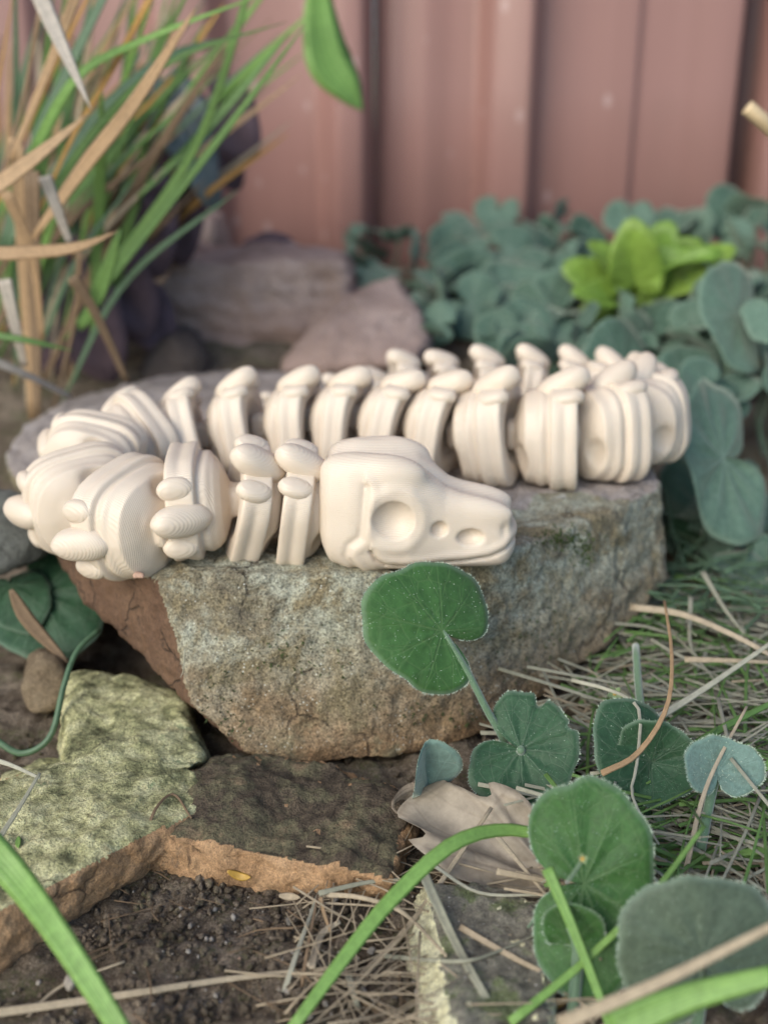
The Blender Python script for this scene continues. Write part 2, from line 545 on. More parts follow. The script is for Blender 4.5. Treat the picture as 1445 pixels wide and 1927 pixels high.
M_LEAF_U = mat_leaf('grey_leaf_underside', (0.085, 0.115, 0.075), (0.11, 0.15, 0.095), (0.15, 0.19, 0.13), specks=0.0, sheen=0.6, veinamt=0.4)
M_LEAF_W = mat_leaf('woolly_young_leaf', (0.12, 0.20, 0.17), (0.19, 0.29, 0.25), (0.25, 0.34, 0.3), specks=0.0, sheen=0.9, veinamt=0.3)
M_LIME = mat_leaf('lime_leaf', (0.13, 0.24, 0.035), (0.24, 0.35, 0.06), (0.32, 0.45, 0.12), specks=0.0, sheen=0.0, rough=0.4, veinamt=0.4, rim=0.0)
M_PURPLE = mat_blade('purple_leaf', (0.085, 0.055, 0.065), (0.13, 0.09, 0.105), 0.9, 0.05)
M_BLUEGREY = mat_blade('blue_grey_leaf', (0.10, 0.125, 0.13), (0.14, 0.17, 0.175), 0.5, 0.1)
M_GREEN = mat_blade('green_blade', (0.11, 0.21, 0.055), (0.18, 0.30, 0.085), 0.42, 0.25)
M_GREENB = mat_blade('bright_green_blade', (0.19, 0.35, 0.075), (0.27, 0.44, 0.12), 0.42, 0.25)
M_GREEND = mat_blade('blue_green_blade', (0.075, 0.14, 0.075), (0.15, 0.23, 0.13), 0.45, 0.2)
M_STRAW = mat_blade('dry_straw', (0.34, 0.26, 0.165), (0.52, 0.44, 0.32), 0.65, 0.12)
M_STRAWG = mat_blade('grey_straw', (0.24, 0.235, 0.165), (0.50, 0.475, 0.37), 0.65, 0.12)
M_TANBLADE = mat_blade('tan_dead_blade', (0.38, 0.24, 0.12), (0.52, 0.36, 0.21), 0.6, 0.15)
M_PALEBLADE = mat_blade('bleached_blade', (0.42, 0.36, 0.29), (0.54, 0.48, 0.41), 0.6, 0.15)
M_OCHRE = mat_blade('ochre_blade', (0.40, 0.25, 0.05), (0.44, 0.24, 0.08), 0.55, 0.15)
M_BROWN = mat_blade('brown_stalk', (0.16, 0.105, 0.06), (0.26, 0.18, 0.11), 0.7, 0.05)
M_DRYLEAF = mat_leaf('dry_brown_leaf', (0.27, 0.215, 0.155), (0.42, 0.36, 0.28), (0.16, 0.115, 0.08), specks=0.0, sheen=0.0, rough=0.5, veinamt=0.5, rim=0.0)
M_STALK = mat_flat('hairy_stalk', (0.10, 0.17, 0.09), 0.6, 0.15, Sheen_Weight=0.6)
M_FUZZ = mat_flat('pale_hairs', (0.42, 0.50, 0.40), 0.7, 0.1)
M_MOSS = mat_flat('moss', (0.055, 0.085, 0.02), 0.8, 0.4)
M_PEBBLE = mat_flat('pebble', (0.20, 0.175, 0.145), 0.8, 0.5)
M_PINKCHIP = mat_flat('pink_stone', (0.50, 0.32, 0.23), 0.8, 0.15)
M_PETAL = mat_flat('yellow_petal', (0.42, 0.25, 0.04), 0.5, 0.15)
M_FLOWER = mat_flat('pale_calyx', (0.20, 0.27, 0.12), 0.6, 0.15, Sheen_Weight=0.4)
M_FLOWERC = mat_flat('flower_heart', (0.42, 0.27, 0.06), 0.7, 0.2)
M_STICK = mat_flat('dry_stick', (0.52, 0.40, 0.24), 0.6, 0.15)


# ------------------------------------------------------------------ the ground
def sstep(a, b, x):
    t = np.clip((x - a) / (b - a), 0, 1)
    return t * t * (3 - 2 * t)


def ground_z(x, y):
    x = np.asarray(x, float); y = np.asarray(y, float)
    z = 7.0 * sstep(40, 66, y)
    z = z + 0.2 * np.exp(-((x + 2.4) / 2.6) ** 2 - ((y - 25.6) / 1.9) ** 2)
    z = z - 0.8 * np.exp(-((x + 8.0) / 2.6) ** 2 - ((y - 33) / 3.0) ** 2)
    z = z + 0.5 * np.exp(-((x - 9.0) / 4.0) ** 2 - ((y - 31) / 5.0) ** 2)
    Q = np.stack([x * 0.35, y * 0.35, np.zeros_like(x)], -1).reshape(-1, 3)
    w = np.exp(-np.clip(np.hypot(x, y - 25) / 200.0, 0, 50))
    z = z + (fbm(Q, 3) * 0.35).reshape(x.shape) * w
    return z


def build_ground():
    def axis(lo, hi, h, far):
        a = list(np.arange(lo, hi, h))
        s, x = h, hi
        while x < far:
            a.append(x); s *= 1.14; x += s
        a.append(far)
        s, x = h, lo
        pre = []
        while x > -far:
            s *= 1.14; x -= s; pre.append(max(x, -far))
        return np.array(pre[::-1] + a)
    ax, ay = axis(-13, 13, 0.13, 20000), axis(13, 34, 0.13, 20000)
    X, Y = np.meshgrid(ax, ay, indexing='ij')
    Z = ground_z(X, Y)
    Q = np.stack([X, Y, Z], -1).reshape(-1, 3)
    near = np.exp(-np.hypot(X, Y - 24) / 60.0)
    Z = Z + near * ((fbm(Q * 1.3, 4, .6) * 0.16).reshape(X.shape) + (np.maximum(pn(Q * 2.6), 0) * 0.22).reshape(X.shape))
    nx, ny = X.shape
    V = np.stack([X, Y, Z], -1).reshape(-1, 3)
    I = np.arange(nx * ny).reshape(nx, ny)
    Fc = np.stack([I[:-1, :-1], I[1:, :-1], I[1:, 1:], I[:-1, 1:]], -1).reshape(-1, 4)
    o = world_part('ground', V, Fc, M_SOIL, base=(0, 0, 0))
    return tag(o, 'dark crumbly garden soil under the rocks and straw', None, None, 'structure')


build_ground()


def gz(x, y): return float(ground_z(np.array([x]), np.array([y]))[0])


# ------------------------------------------------------------------ the steel fence
def build_fence():
    D = 86.0
    t0 = D * math.cos(PITCH)
    X = lambda px: (px - CX) / FPX * t0
    e = thing('fence', 'dusty pink ribbed steel fence closing the garden behind the rocks', 'fence', (0, D, 0))

    def panel(prof, dy):
        Vt = []
        zs = [-5, 20, 60, 120, 185]
        # round the bends a little
        pts = []
        for k, (px, off) in enumerate(prof):
            p = np.array([X(px), D - off + dy])
            if 0 < k < len(prof) - 1:
                a = np.array([X(prof[k - 1][0]), D - prof[k - 1][1] + dy]); b = np.array([X(prof[k + 1][0]), D - prof[k + 1][1] + dy])
                r = 0.38
                for q in (p + (a - p) / np.linalg.norm(a - p) * min(r, .4 * np.linalg.norm(a - p)), p * .5 + .25 * (p + (a - p) / np.linalg.norm(a - p) * min(r, .4 * np.linalg.norm(a - p))) + .25 * (p + (b - p) / np.linalg.norm(b - p) * min(r, .4 * np.linalg.norm(b - p))), p + (b - p) / np.linalg.norm(b - p) * min(r, .4 * np.linalg.norm(b - p))):
                    pts.append(q)
            else:
                pts.append(p)
        th = 0.09
        n = len(pts)
        for z in zs:
            for q in pts: Vt.append((q[0], q[1], z))
        for z in zs:
            for q in pts: Vt.append((q[0], q[1] + th, z))
        Fc = []
        m = len(zs) * n
        for i in range(len(zs) - 1):
            for j in range(n - 1):
                a = i * n + j
                Fc.append([a, a + 1, a + 1 + n, a + n])
                Fc.append([m + a + n, m + a + 1 + n, m + a + 1, m + a])
        for i in range(len(zs) - 1):
            for j in (0, n - 1):
                a = i * n + j
                Fc.append([a, a + n, m + a + n, m + a] if j == 0 else [m + a, m + a + n, a + n, a])
        for i in (0, len(zs) - 1):
            for j in range(n - 1):
                a = i * n + j
                Fc.append([a + 1, a, m + a, m + a + 1] if i == 0 else [a, a + 1, m + a + 1, m + a])
        return world_part('fence_panel', Vt, Fc, M_FENCE, e)
    left = []
    for k in range(-9, 1):
        b = 300 + k * 320
        left += [(b - 20, 0), (b + 15, 2.0), (b + 105, 2.0), (b + 135, 0)]
    left += [(598, 0.0), (636, 3.0), (686, 3.0), (704, 0.2)]
    panel(left, 0.0)
    mid = [(704.5, -0.3), (760, -0.2), (800, .1), (840, -0.2), (896, -0.3), (918, 2.2), (986, 3.2), (1012, 0.6), (1100, 0.5), (1186, 0.7), (1194, 0.25), (1300, 0.35), (1376, .6), (1390, -5.0)]
    panel(mid, 0.0)
    right = [(1390.6, -6.5), (1427, -6.6), (1436, 0.9), (1640, 0.9)]
    for k in range(1, 9):
        b = 1440 + k * 320
        right += [(b - 20, 0.6), (b + 15, 2.6), (b + 105, 2.6), (b + 135, 0.6)]
    panel(right, 0.0)
    # post behind the panels and a bottom rail
    def boxpart(name, lo, hi):
        x0, y0, z0 = lo; x1, y1, z1 = hi
        V = [(x0, y0, z0), (x1, y0, z0), (x1, y1, z0), (x0, y1, z0), (x0, y0, z1), (x1, y0, z1), (x1, y1, z1), (x0, y1, z1)]
        world_part(name, V, [[0, 3, 2, 1], [4, 5, 6, 7], [0, 1, 5, 4], [1, 2, 6, 5], [2, 3, 7, 6], [3, 0, 4, 7]], M_FENCE, e, smooth=False)
    boxpart('fence_post', (X(1380), D + 7.4, -5), (X(1440), D + 11.4, 184))
    boxpart('top_rail', (X(-2600), D + 5.2, 178), (X(1370), D + 8.2, 183))


build_fence()

# ------------------------------------------------------------------ stones
import bmesh


def stone_mesh(pts, h, k=0.5, amp=0.25, freq=0.35, amp2=0.06, seed=0.0, ledge=0.0, chip=0.06):
    pts = np.asarray([tuple(p) for p in pts], float)
    bm = bmesh.new()
    for p in pts: bm.verts.new(p)
    res = bmesh.ops.convex_hull(bm, input=bm.verts)
    planes = []
    cen = pts.mean(axis=0)
    bm.normal_update()
    for f in sorted(bm.faces, key=lambda q: -q.calc_area()):
        if f.calc_area() < 1e-5: continue
        nrm = np.array(f.normal); 
        c0 = np.array(f.verts[0].co)
        if np.dot(nrm, c0 - cen) < 0: nrm = -nrm
        if (pts @ nrm).max() > np.dot(nrm, c0) + .03: continue
        planes.append((nrm, float((pts @ nrm).max())))
    bm.free()
    ded = []
    for nrm, d in planes:
        if all(np.dot(nrm, m) < 0.998 for m, _ in ded): ded.append((nrm, d))
    lo, hi = pts.min(0) - 3 * h, pts.max(0) + 3 * h
    X, Y, Z = grid(lo, hi, h)
    d = None
    for nrm, dd in ded:
        q = X * nrm[0] + Y * nrm[1] + Z * nrm[2] - dd
        d = q if d is None else smax(d, q, k)
    V, Fc = nets(d + 0.02, lo, h)
    # normals from the planes' soft blend
    W = np.stack([V @ nrm - dd for nrm, dd in ded], 1)
    e = np.exp((W - W.max(1, keepdims=True)) / (k * 0.35))
    N = (e / e.sum(1, keepdims=True)) @ np.array([n for n, _ in ded])
    N /= np.linalg.norm(N, axis=1, keepdims=True)
    Q = V + seed
    disp = fbm(Q * freq, 4, .5) * amp + fbm(Q * 2.1, 4, .62) * amp2
    disp = disp - chip * np.clip(np.abs(fbm(Q * .8 + 5.0, 3)) * 2.2, 0, 1) + chip * .4
    if ledge:
        lz = Q[:, 2] + fbm(Q * .25, 2) * 1.2
        disp = disp + ledge * (np.abs(((lz * 0.75) % 1) - .5) * 2 - .5) * np.clip(1 - np.abs(N[:, 2]), 0, 1)
    V = V + N * disp[:, None]
    return V, Fc, N


SURF = []
JIT = np.array([[0.55, 0.0, 1.0]])


def rest(p, gap=.12):
    """pull a point towards the camera until it lies on top of the stones and the soil"""
    d = (p - CAM); L = d.length; d.normalize()
    for b in SURF:
        h = b.ray_cast(CAM, d)
        if h[0] is not None and h[3] < L + gap: L = h[3] - gap
    q = CAM + d * L
    for _ in range(40):
        if q.z > gz(q.x, q.y) + .22: break
        q = q - d * .15
    return q


def stone(name, label, pts, h, mat, cat='stone', mats=None, pick=None, **kw):
    V, Fc, N = stone_mesh(pts, h, **kw)
    base = Vector((float(V[:, 0].mean()), float(V[:, 1].mean()), float(V[:, 2].min())))
    mi = None
    if mats:
        Nf = N[Fc].mean(1); Cf = V[Fc].mean(1)
        Nj = Nf + (fbm(Cf * 1.7, 4, .7) * .16)[:, None] * JIT + np.random.default_rng(5).normal(0, .05, (len(Cf), 1)) * JIT
        mi = pick(Nj, Cf)
    o = world_part(name, V, Fc, mat, base=base, mats=mats, mat_idx=mi)
    if cat in ('stone', 'rock', 'brick'): SURF.append(BVHTree.FromPolygons([tuple(v) for v in V], Fc.tolist()))
    tag(o, label, cat)
    return o, V, Fc


main_pts = [G(288, 1085, 5.75), G(430, 1082, 5.85), G(700, 1082, 5.9), G(930, 1048, 5.9), G(1110, 985, 5.85), G(1246, 922, 5.8),
            P(1256, 1092, 34.2), P(1196, 1165, 32.6), P(1052, 1298, 29.5), P(882, 1398, 27.3), P(700, 1432, 26.2), P(502, 1452, 25.8), P(366, 1338, 26.1),
            P(340, 1250, 26.3), P(112, 1030, 31.2), P(135, 1105, 31.0), P(0, 865, 40), P(35, 800, 44), G(150, 742, 5.8), G(330, 700, 6.0), G(740, 690, 6.0),
            G(1190, 760, 5.9), Vector((-9, 36, 1.5)), Vector((-11, 44, 1)), Vector((6, 44, 0)), Vector((-8, 50, 1)), Vector((3, 50, 1)), Vector((0, 31, -0.6)), Vector((-5, 31, 0.2))]


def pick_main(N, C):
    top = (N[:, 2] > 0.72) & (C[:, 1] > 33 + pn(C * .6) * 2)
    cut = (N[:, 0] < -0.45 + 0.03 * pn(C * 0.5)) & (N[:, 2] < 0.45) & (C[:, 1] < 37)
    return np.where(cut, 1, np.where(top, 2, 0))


main_rock, mrV, mrF = stone('main_rock', 'large lichen-speckled sandstone rock carrying the cream toy', main_pts, 0.1, M_ROCK, 'rock',
                            mats=[M_ROCK, M_ROCK_CUT, M_ROCK_TOP], pick=pick_main, k=0.16, amp=0.14, freq=0.3, amp2=0.075, ledge=0.06, chip=0.07)
ROCK_BVH = BVHTree.FromPolygons([tuple(v) for v in mrV], mrF.tolist())


def rock_z(x, y, default=6.0):
    hit = ROCK_BVH.ray_cast(Vector((x, y, 30)), Vector((0, 0, -1)))
    return hit[0].z if hit[0] is not None else default


def block(px0, px1, py_top, py_bot, D, depth, skew=(0, 0, 0, 0), n=3, inset=0.12):
    """loose hull of a stone seen between those pixels at distance D"""
    a, b = P(px0, py_top + skew[0], D), P(px1, py_top + skew[1], D)
    c, d = P(px0, py_bot + skew[2], D), P(px1, py_bot + skew[3], D)
    w = (b.x - a.x)
    out = [a + Vector((w * inset, 0.3, 0)), b + Vector((-w * inset, 0.3, 0)), c, d, (c + d) * .5 + Vector((0, -.5, 0)), (a + c) * .5 + Vector((-.1 * w * .3, 0, 0)), (b + d) * .5 + Vector((.1 * w * .3, 0, 0))]
    out += [q + Vector((0, depth, 0)) for q in out[:4]]
    return out


stone('back_stone', 'mauve block of sandstone with a dark hollow standing behind the main rock', block(300, 660, 484, 672, 60, 9, (0, 14, 0, 0), inset=.02), 0.3, M_MAUVE,
      k=0.5, amp=0.7, freq=0.2, amp2=0.12, ledge=0.25)
stone('slanting_stone', 'pinkish stone slanting down towards the ground cover behind the toy', [P(560, 650, 54), P(815, 640, 54), P(800, 600, 55), P(745, 520, 60), P(640, 560, 58), P(600, 640, 53), P(780, 690, 51.5), P(520, 700, 52), P(560, 660, 66), P(830, 640, 66), P(745, 520, 66), P(650, 560, 66)],
      0.3, M_MAUVE, k=0.4, amp=0.4, freq=0.2, amp2=0.1, ledge=.2)
stone('far_stone', 'weathered brown stone low against the fence behind the grass clump', block(300, 420, 410, 500, 74, 7), 0.4, M_MAUVE, k=1.2, amp=0.8, freq=0.2)
stone('dark_stone', 'rounded dark stone in the shade behind the back edge of the main rock', block(225, 400, 640, 745, 55, 6), 0.35, M_DARKSTONE, k=1.8, amp=0.5, freq=0.25)
stone('side_stone', 'blurred grey green stone at the far left beside the toy', [P(-60, 900, 33), P(60, 935, 33), P(125, 985, 34), P(100, 1060, 33), P(20, 1090, 32), P(-80, 1080, 32), P(-60, 930, 38), P(60, 950, 38), P(100, 1040, 38), P(-40, 1080, 38)],
      0.2, M_GREENSTONE, k=0.6, amp=0.35, freq=0.3)
stone('tan_stone', 'smooth tan stone behind the curling green stem at the left', [P(35, 1250, 29), P(70, 1205, 30), P(125, 1225, 30), P(140, 1290, 29), P(110, 1350, 28.5), P(45, 1340, 28.5), P(30, 1300, 28.5), P(60, 1215, 33), P(130, 1240, 33), P(110, 1340, 33), P(40, 1330, 33)],
      0.14, M_TAN, k=0.5, amp=0.2, freq=0.5, amp2=.03)
stone('mossy_stone', 'yellow green lichened stone wedged under the left end of the main rock',
      [G(128, 1262, 1.6), G(250, 1258, 1.6), G(345, 1315, 1.5), G(385, 1440, 1.35), G(250, 1475, 1.5), G(120, 1455, 1.5), G(130, 1340, 1.6), G(100, 1440, -1), G(400, 1440, -1), G(130, 1300, -1), G(360, 1330, -1)],
      0.09, M_LICHEN, k=0.25, amp=0.22, freq=0.4, amp2=.07)


def pick_slab(N, C):
    return np.where((N[:, 2] < 0.66 + .18 * pn(C * 1.1)), 1, 0)


stone('lichen_slab', 'flat slab with pale yellow lichen on top and an ochre broken edge at lower left',
      [G(-160, 1560, 1.7), G(60, 1440, 1.6), G(225, 1425, 1.6), G(360, 1440, 1.3), G(420, 1510, 1.25), G(300, 1555, 1.3), G(150, 1640, 1.4), G(-10, 1720, 1.5), G(-200, 1800, 1.5),
       G(-200, 1990, -.6), G(30, 1830, -.6), G(190, 1700, -.6), G(330, 1600, -.6), G(430, 1540, -.5), G(60, 1430, -.5)],
      0.09, M_LICHEN, mats=[M_LICHEN, M_ORANGE], pick=pick_slab, k=0.18, amp=0.22, freq=0.4, amp2=.07)
stone('ochre_stone', 'dirty brown stone with an ochre broken front edge half buried below the main rock',
      [G(262, 1470, 1.3), G(420, 1430, 1.3), G(640, 1430, 1.25), G(770, 1500, 1.1), G(252, 1556, 1.35), G(400, 1542, 1.35), G(560, 1556, 1.3), G(680, 1600, 1.2), G(745, 1655, 1.0),
       G(240, 1650, -.3), G(400, 1640, -.3), G(560, 1655, -.3), G(735, 1735, -.4), G(800, 1560, -.4), G(600, 1440, -.4), G(260, 1450, -.4)],
      0.09, M_ORANGE, mats=[M_DIRTY, M_ORANGE], pick=lambda N, C: np.where(N[:, 2] < .74 + .22 * pn(C * 1.3), 1, 0), k=0.28, amp=0.28, freq=0.5, amp2=.1)


def pick_brick(N, C):
    return np.where(N[:, 2] > 0.8 + .1 * pn(C), 1, 0)


stone('lichen_brick', 'broken brick with a pale lichen side and mossy top in front of the ochre stone',
      [G(805, 1665, .9), G(900, 1650, .9), G(1010, 1700, .9), G(1050, 1960, .9), G(868, 1990, .9), G(846, 1800, .9), G(760, 1990, -.5), G(760, 1820, -.5), G(755, 1700, -.5), G(1060, 1990, -.5), G(1040, 1720, -.5)],
      0.1, M_PALE, cat='brick', mats=[M_PALE, M_BRICKTOP], pick=pick_brick, k=0.15, amp=0.15, freq=0.6, amp2=.1)

# ------------------------------------------------------------------ the toy
def build_skull_mesh():
    h = 0.042
    X, Y, Z = grid((-0.25, -1.95, -0.25), (5.95, 1.95, 3.75), h)
    st = np.array([[-0.05, 2.2, 1.1, 0.7], [0.12, 2.75, 0.62, 1.15], [0.4, 3.05, 0.18, 1.4], [1.0, 3.18, 0.0, 1.52], [2.0, 3.15, 0.0, 1.55], [2.7, 3.0, 0.02, 1.45],
                   [3.2, 2.72, .04, 1.27], [3.6, 2.42, .06, 1.13], [4.1, 2.2, .08, 1.02], [4.7, 2.04, .1, .93], [5.1, 1.88, .13, .84], [5.4, 1.66, .18, .72], [5.62, 1.3, .3, .5]])
    xs = np.linspace(-0.3, 6, 400)
    f = [np.interp(xs, st[:, 0], st[:, k]) for k in (1, 2, 3)]
    ker = np.hanning(21); ker /= ker.sum()
    f = [np.convolve(np.pad(q, 10, mode='edge'), ker, 'valid') for q in f]
    zt, zb, w = [np.interp(X, xs, q) for q in f]
    zc, hz = (zt + zb) / 2, (zt - zb) / 2
    p = 3.6
    rr = ((np.abs(Y) / w) ** p + (np.abs(Z - zc) / hz) ** p) ** (1 / p)
    d = (rr - 1) * np.minimum(w, hz)
    d = smax(d, X - 5.66, 0.5)
    d = smax(d, -0.02 - X, 0.5)
    aY = np.abs(Y)
    # brows, rear lobes, snout ridges
    d = smin(d, ell(X, aY, Z, (2.05, .92, 2.88), (1.0, .5, .44), -0.08), 0.2)
    d = smin(d, ell(X, aY, Z, (.95, .70, 2.82), (.8, .48, .40)), 0.35)
    d = smin(d, ell(X, aY, Z, (4.5, .58, 1.86), (.95, .28, .28), -0.12), 0.3)
    d = smax(d, -ell(X, Y, Z, (1.5, 0, 3.5), (2.2, .34, .5)), 0.3)
    d = smax(d, -ell(X, Y, Z, (4.3, 0, 2.6), (1.2, .3, .42), -0.1), 0.35)
    # cheek shelf above the mouth line
    wy = w
    mouth = [(1.62, .80), (1.75, .55), (2.0, .38), (2.5, .33), (3.2, .38), (4.2, .46), (4.9, .58), (5.35, .78), (5.7, 1.05)]
    md = np.full(X.shape, 9.0)
    for a, b in zip(mouth[:-1], mouth[1:]): md = np.minimum(md, seg(X, Z, a, b))
    mz = np.interp(X, [q[0] for q in mouth], [q[1] for q in mouth])
    below = np.clip((mz - Z) / 0.1, 0, 1) * np.clip((X - 1.7) / .3, 0, 1)
    d = d + 0.045 * below
    d = d + 0.14 * np.exp(-(md / 0.055) ** 2)
    d = d - 0.05 * np.exp(-((md - 0.2) / 0.12) ** 2) * (Z > mz) * (X > 1.6)
    rear = [(1.42, 2.55), (1.38, 1.7), (1.3, 1.22), (.98, .95), (.9, .62), (1.2, .12)]
    rd = np.full(X.shape, 9.0)
    for a, b in zip(rear[:-1], rear[1:]): rd = np.minimum(rd, seg(X, Z, a, b))
    side = np.clip((aY - .6) / .4, 0, 1)
    d = d + 0.055 * np.exp(-(rd / 0.11) ** 2) * side
    d = d - 0.05 * np.exp(-((rd - .24) / 0.16) ** 2) * side * (X > np.interp(Z, [.1, .62, .95, 1.22, 1.7, 2.55], [1.2, .9, .98, 1.3, 1.38, 1.42]))
    # eye rim, sockets
    er = np.hypot(X - 2.27, (Z - 1.72) * 0.97)
    d = d - 0.05 * np.exp(-((er - .78) / .16) ** 2) * side
    d = smax(d, -ell(X, aY, Z, (2.27, 1.82, 1.72), (.67, .66, .62)), 0.05)
    d = smax(d, -ell(X, aY, Z, (3.47, 1.28, 1.42), (.24, .36, .23)), 0.07)
    d = smax(d, -ell(X, aY, Z, (4.35, 1.08, 1.16), (.40, .36, .25)), 0.07)
    d = smax(d, -ell(X, aY, Z, (5.28, .92, 1.35), (.13, .2, .18)), 0.1)
    V, Fc = nets(d, (-0.25, -1.95, -0.25), h)
    V[:, 0] -= 2.7
    V[:, 2] *= 1.05
    return mesh('skull', V, Fc, M_PLA)


def build_vertebra_mesh(kind):
    h = 0.06
    lo = (-1.0, -2.3, -2.3)
    X, Y, Z = grid(lo, (2.2, 2.3, 2.3), h)
    p = 3.2
    zz = np.where(Z > 0, Z * 1.06, Z)
    yy = Y / (0.95 - .05 * np.clip(Z, -1, 1.6))
    ar = (np.abs(yy) ** p + np.abs(zz) ** p) ** (1 / p)
    ang = np.arctan2(np.abs(Y), Z)                      # 0 at the dorsal side
    # rib plate with one shallow groove round it
    R = 1.74 - .06 * np.exp(-((X + .02) / .13) ** 2) * np.clip((1.5 - Z) / .5, 0, 1)
    band = smax(ar - R, np.abs(X) - 0.43, 0.12)
    # lower shoulder towards the head, then the thin neck that hooks into the next link
    L = (0.80, 1.08, 1.36)[kind]
    Rc = np.interp(X, [-.4, .5, L - .15, L + .02, L + .14, L + .22, 2.2], [(1.48, 1.52, 1.60)[kind], (1.46, 1.50, 1.58)[kind], (1.30, 1.36, 1.46)[kind], 1.14, .8, .52, .46])
    Rc = Rc + 0.06 * np.exp(-((X - .72) / .11) ** 2) - .05 * np.exp(-((X - .50) / .06) ** 2) 
    Rc = Rc + .06 * np.cos(ang * 4 + .6) * np.clip((X - .55) / .3, 0, 1) * (X < L + .15)
    cone = smax(ar - Rc, np.maximum(X - 1.85, -X - .2), .12) * .8
    d = smin(band, cone, 0.05)
    # cut under the shoulder on both sides, hollow behind
    d = smax(d, -ell(X, np.abs(Y), Z, (L + .12, 1.25, -.55), (.34, .55, .62)), .12)
    d = smax(d, -ell(X, Y, Z, (-.75, 0, -.05), (.75, 1.22, 1.22)), .1)
    d = smax(d, -(Z + 1.62), .12)
    V, Fc = nets(d, lo, h)
    return mesh('vertebra', V, Fc, M_PLA)


def build_knob_mesh(c, r, tilt, name):
    h = 0.05
    lo = [c[k] - max(r) - .3 for k in range(3)]; hi = [c[k] + max(r) + .3 for k in range(3)]
    X, Y, Z = grid(lo, hi, h)
    x, y, z = X - c[0], Y - c[1], Z - c[2]
    ca, sa = math.cos(tilt), math.sin(tilt)
    x, z = x * ca + z * sa, -x * sa + z * ca
    d = ((np.abs(x / r[0]) ** 2.5 + np.abs(y / r[1]) ** 2.5 + np.abs(z / r[2]) ** 2.5) ** .4 - 1) * min(r)
    # slight keel so that it reads as a bony spine
    d = d - .04 * np.exp(-((Y - c[1]) / .2) ** 2)
    V, Fc = nets(d, lo, h)
    return mesh(name, V, Fc, M_PLA)


def build_toy():
    toy = thing('skeleton_toy', 'cream printed dinosaur skeleton toy coiled on the large rock', 'toy', (-2, 34, 6))
    sk = build_skull_mesh()
    head_c = P(778, 1000, 28.4)
    M = Matrix.Translation((P(778, 940, 28.5).x, 28.5, rock_z(head_c.x, 28.2) - 0.12)) @ Matrix.Rotation(math.radians(-5), 4, 'Z') @ Matrix.Rotation(math.radians(1), 4, 'Y')
    put('skull', sk, toy, M)
    vms = [build_vertebra_mesh(k) for k in range(3)]
    kb = build_knob_mesh((.0, 0, 1.64), (.82, .48, .40), -0.46, 'spine_knob')
    kl = build_knob_mesh((-.1, .86, 1.42), (.46, .36, .23), -0.14, 'side_knob')
    kr = build_knob_mesh((-.1, -.86, 1.42), (.46, .36, .23), -0.14, 'side_knob')
    # pixel x, distance, roll (degrees, + tips the spine towards the outside of the coil / viewer), scale, extra drop
    # pixel x, distance, roll (degrees, tips the spine to the outside of the coil), scale, drop, lean (degrees, + to the right)
    S = [(560, 29.0, 24, .95, -.1, 7), (466, 29.0, 30, .98, -.1, 9), (352, 28.9, 88, .97, -.1, 2), (236, 28.6, 98, 1.0, -.35, 0), (152, 30.6, 95, 1.0, -.1, 0), (180, 33.6, 75, .97, 0, 0),
         (268, 35.6, 46, .97, 0, -8), (360, 36.2, 22, .95, -.15, -12), (462, 36.7, 4, .97, 0, -8), (568, 36.8, 0, .97, 0, -2), (655, 36.7, 0, .97, 0, 3), (745, 36.5, -2, .98, 0, 9),
         (835, 36.2, -4, 1.0, 0, 8), (945, 35.6, -4, 1.04, 0, -8), (1060, 35.4, -2, 1.06, 0, -3), (1152, 36.0, 4, 1.06, 0, 0), (1208, 37.8, 4, 1.02, 0, 0), (1206, 39.8, 6, .92, 0, 0),
         (1140, 41.6, 2, .90, 0, 6), (1066, 42.2, 0, .88, 0, 10), (990, 42.4, 0, .88, 0, 8), (912, 42.4, 0, .88, 0, 2), (838, 42.2, 0, .85, 0, -8), (762, 41.9, 0, .84, .1, 0),
         (705, 41.4, 8, .72, 0, 4), (635, 41.2, 8, .66, 0, 0), (572, 41.2, 8, .58, 0, 0), (516, 41.2, 8, .5, 0, 0)]
    pts = []
    for (px, D, roll, s, dz, ln) in S:
        q = P(px, 860, D)
        z = rock_z(q.x, D) + 1.64 * s + dz
        # the ray at that pixel column meets the level z
        x = (px - CX) / FPX * (D * math.cos(PITCH) - (z - CAM.z) * math.sin(PITCH))
        pts.append(Vector((x, D, z)))
    for i, (px, D, roll, s, dz, ln) in enumerate(S):
        a = pts[i - 1] if i else Vector((M.translation.x - 1.5, 28.6, pts[0].z))
        b = pts[min(i + 1, len(S) - 1)]
        head = (a - b).normalized()                     # towards the head
        head.z *= .5; head.normalize()
        yaw = {0: 10, 1: 14, 2: -2, 3: -8}.get(i, -12 if 7 <= i <= 15 else 0)
        head = Matrix.Rotation(math.radians(yaw), 3, 'Z') @ head
        lat = Vector((0, 0, 1)).cross(head).normalized()
        up = head.cross(lat).normalized()
        B = Matrix((head, lat, up)).transposed().to_4x4()
        # + roll tips the dorsal side to the outside: sign depends on the row's direction
        R = Matrix.Rotation(math.radians(roll * (1 if i < 24 else 1)), 4, 'X')
        W = Matrix.Translation(pts[i]) @ Matrix.Rotation(math.radians(ln), 4, 'Y') @ B @ R @ Matrix.Rotation(math.radians(random.uniform(-3, 3)), 4, 'Z') @ Matrix.Scale(s, 4)
        o = put('vertebra', vms[1 if i == 2 else 2 if i in (3, 4, 5) or 12 < i < 17 else 0 if i < 3 or i > 17 else 1], toy, W)
        for nm, me in (('spine_knob', kb), ('side_knob', kl), ('side_knob', kr)):
            k = bpy.data.objects.new(nm, me)
            COL.objects.link(k)
            k.parent = o


build_toy()


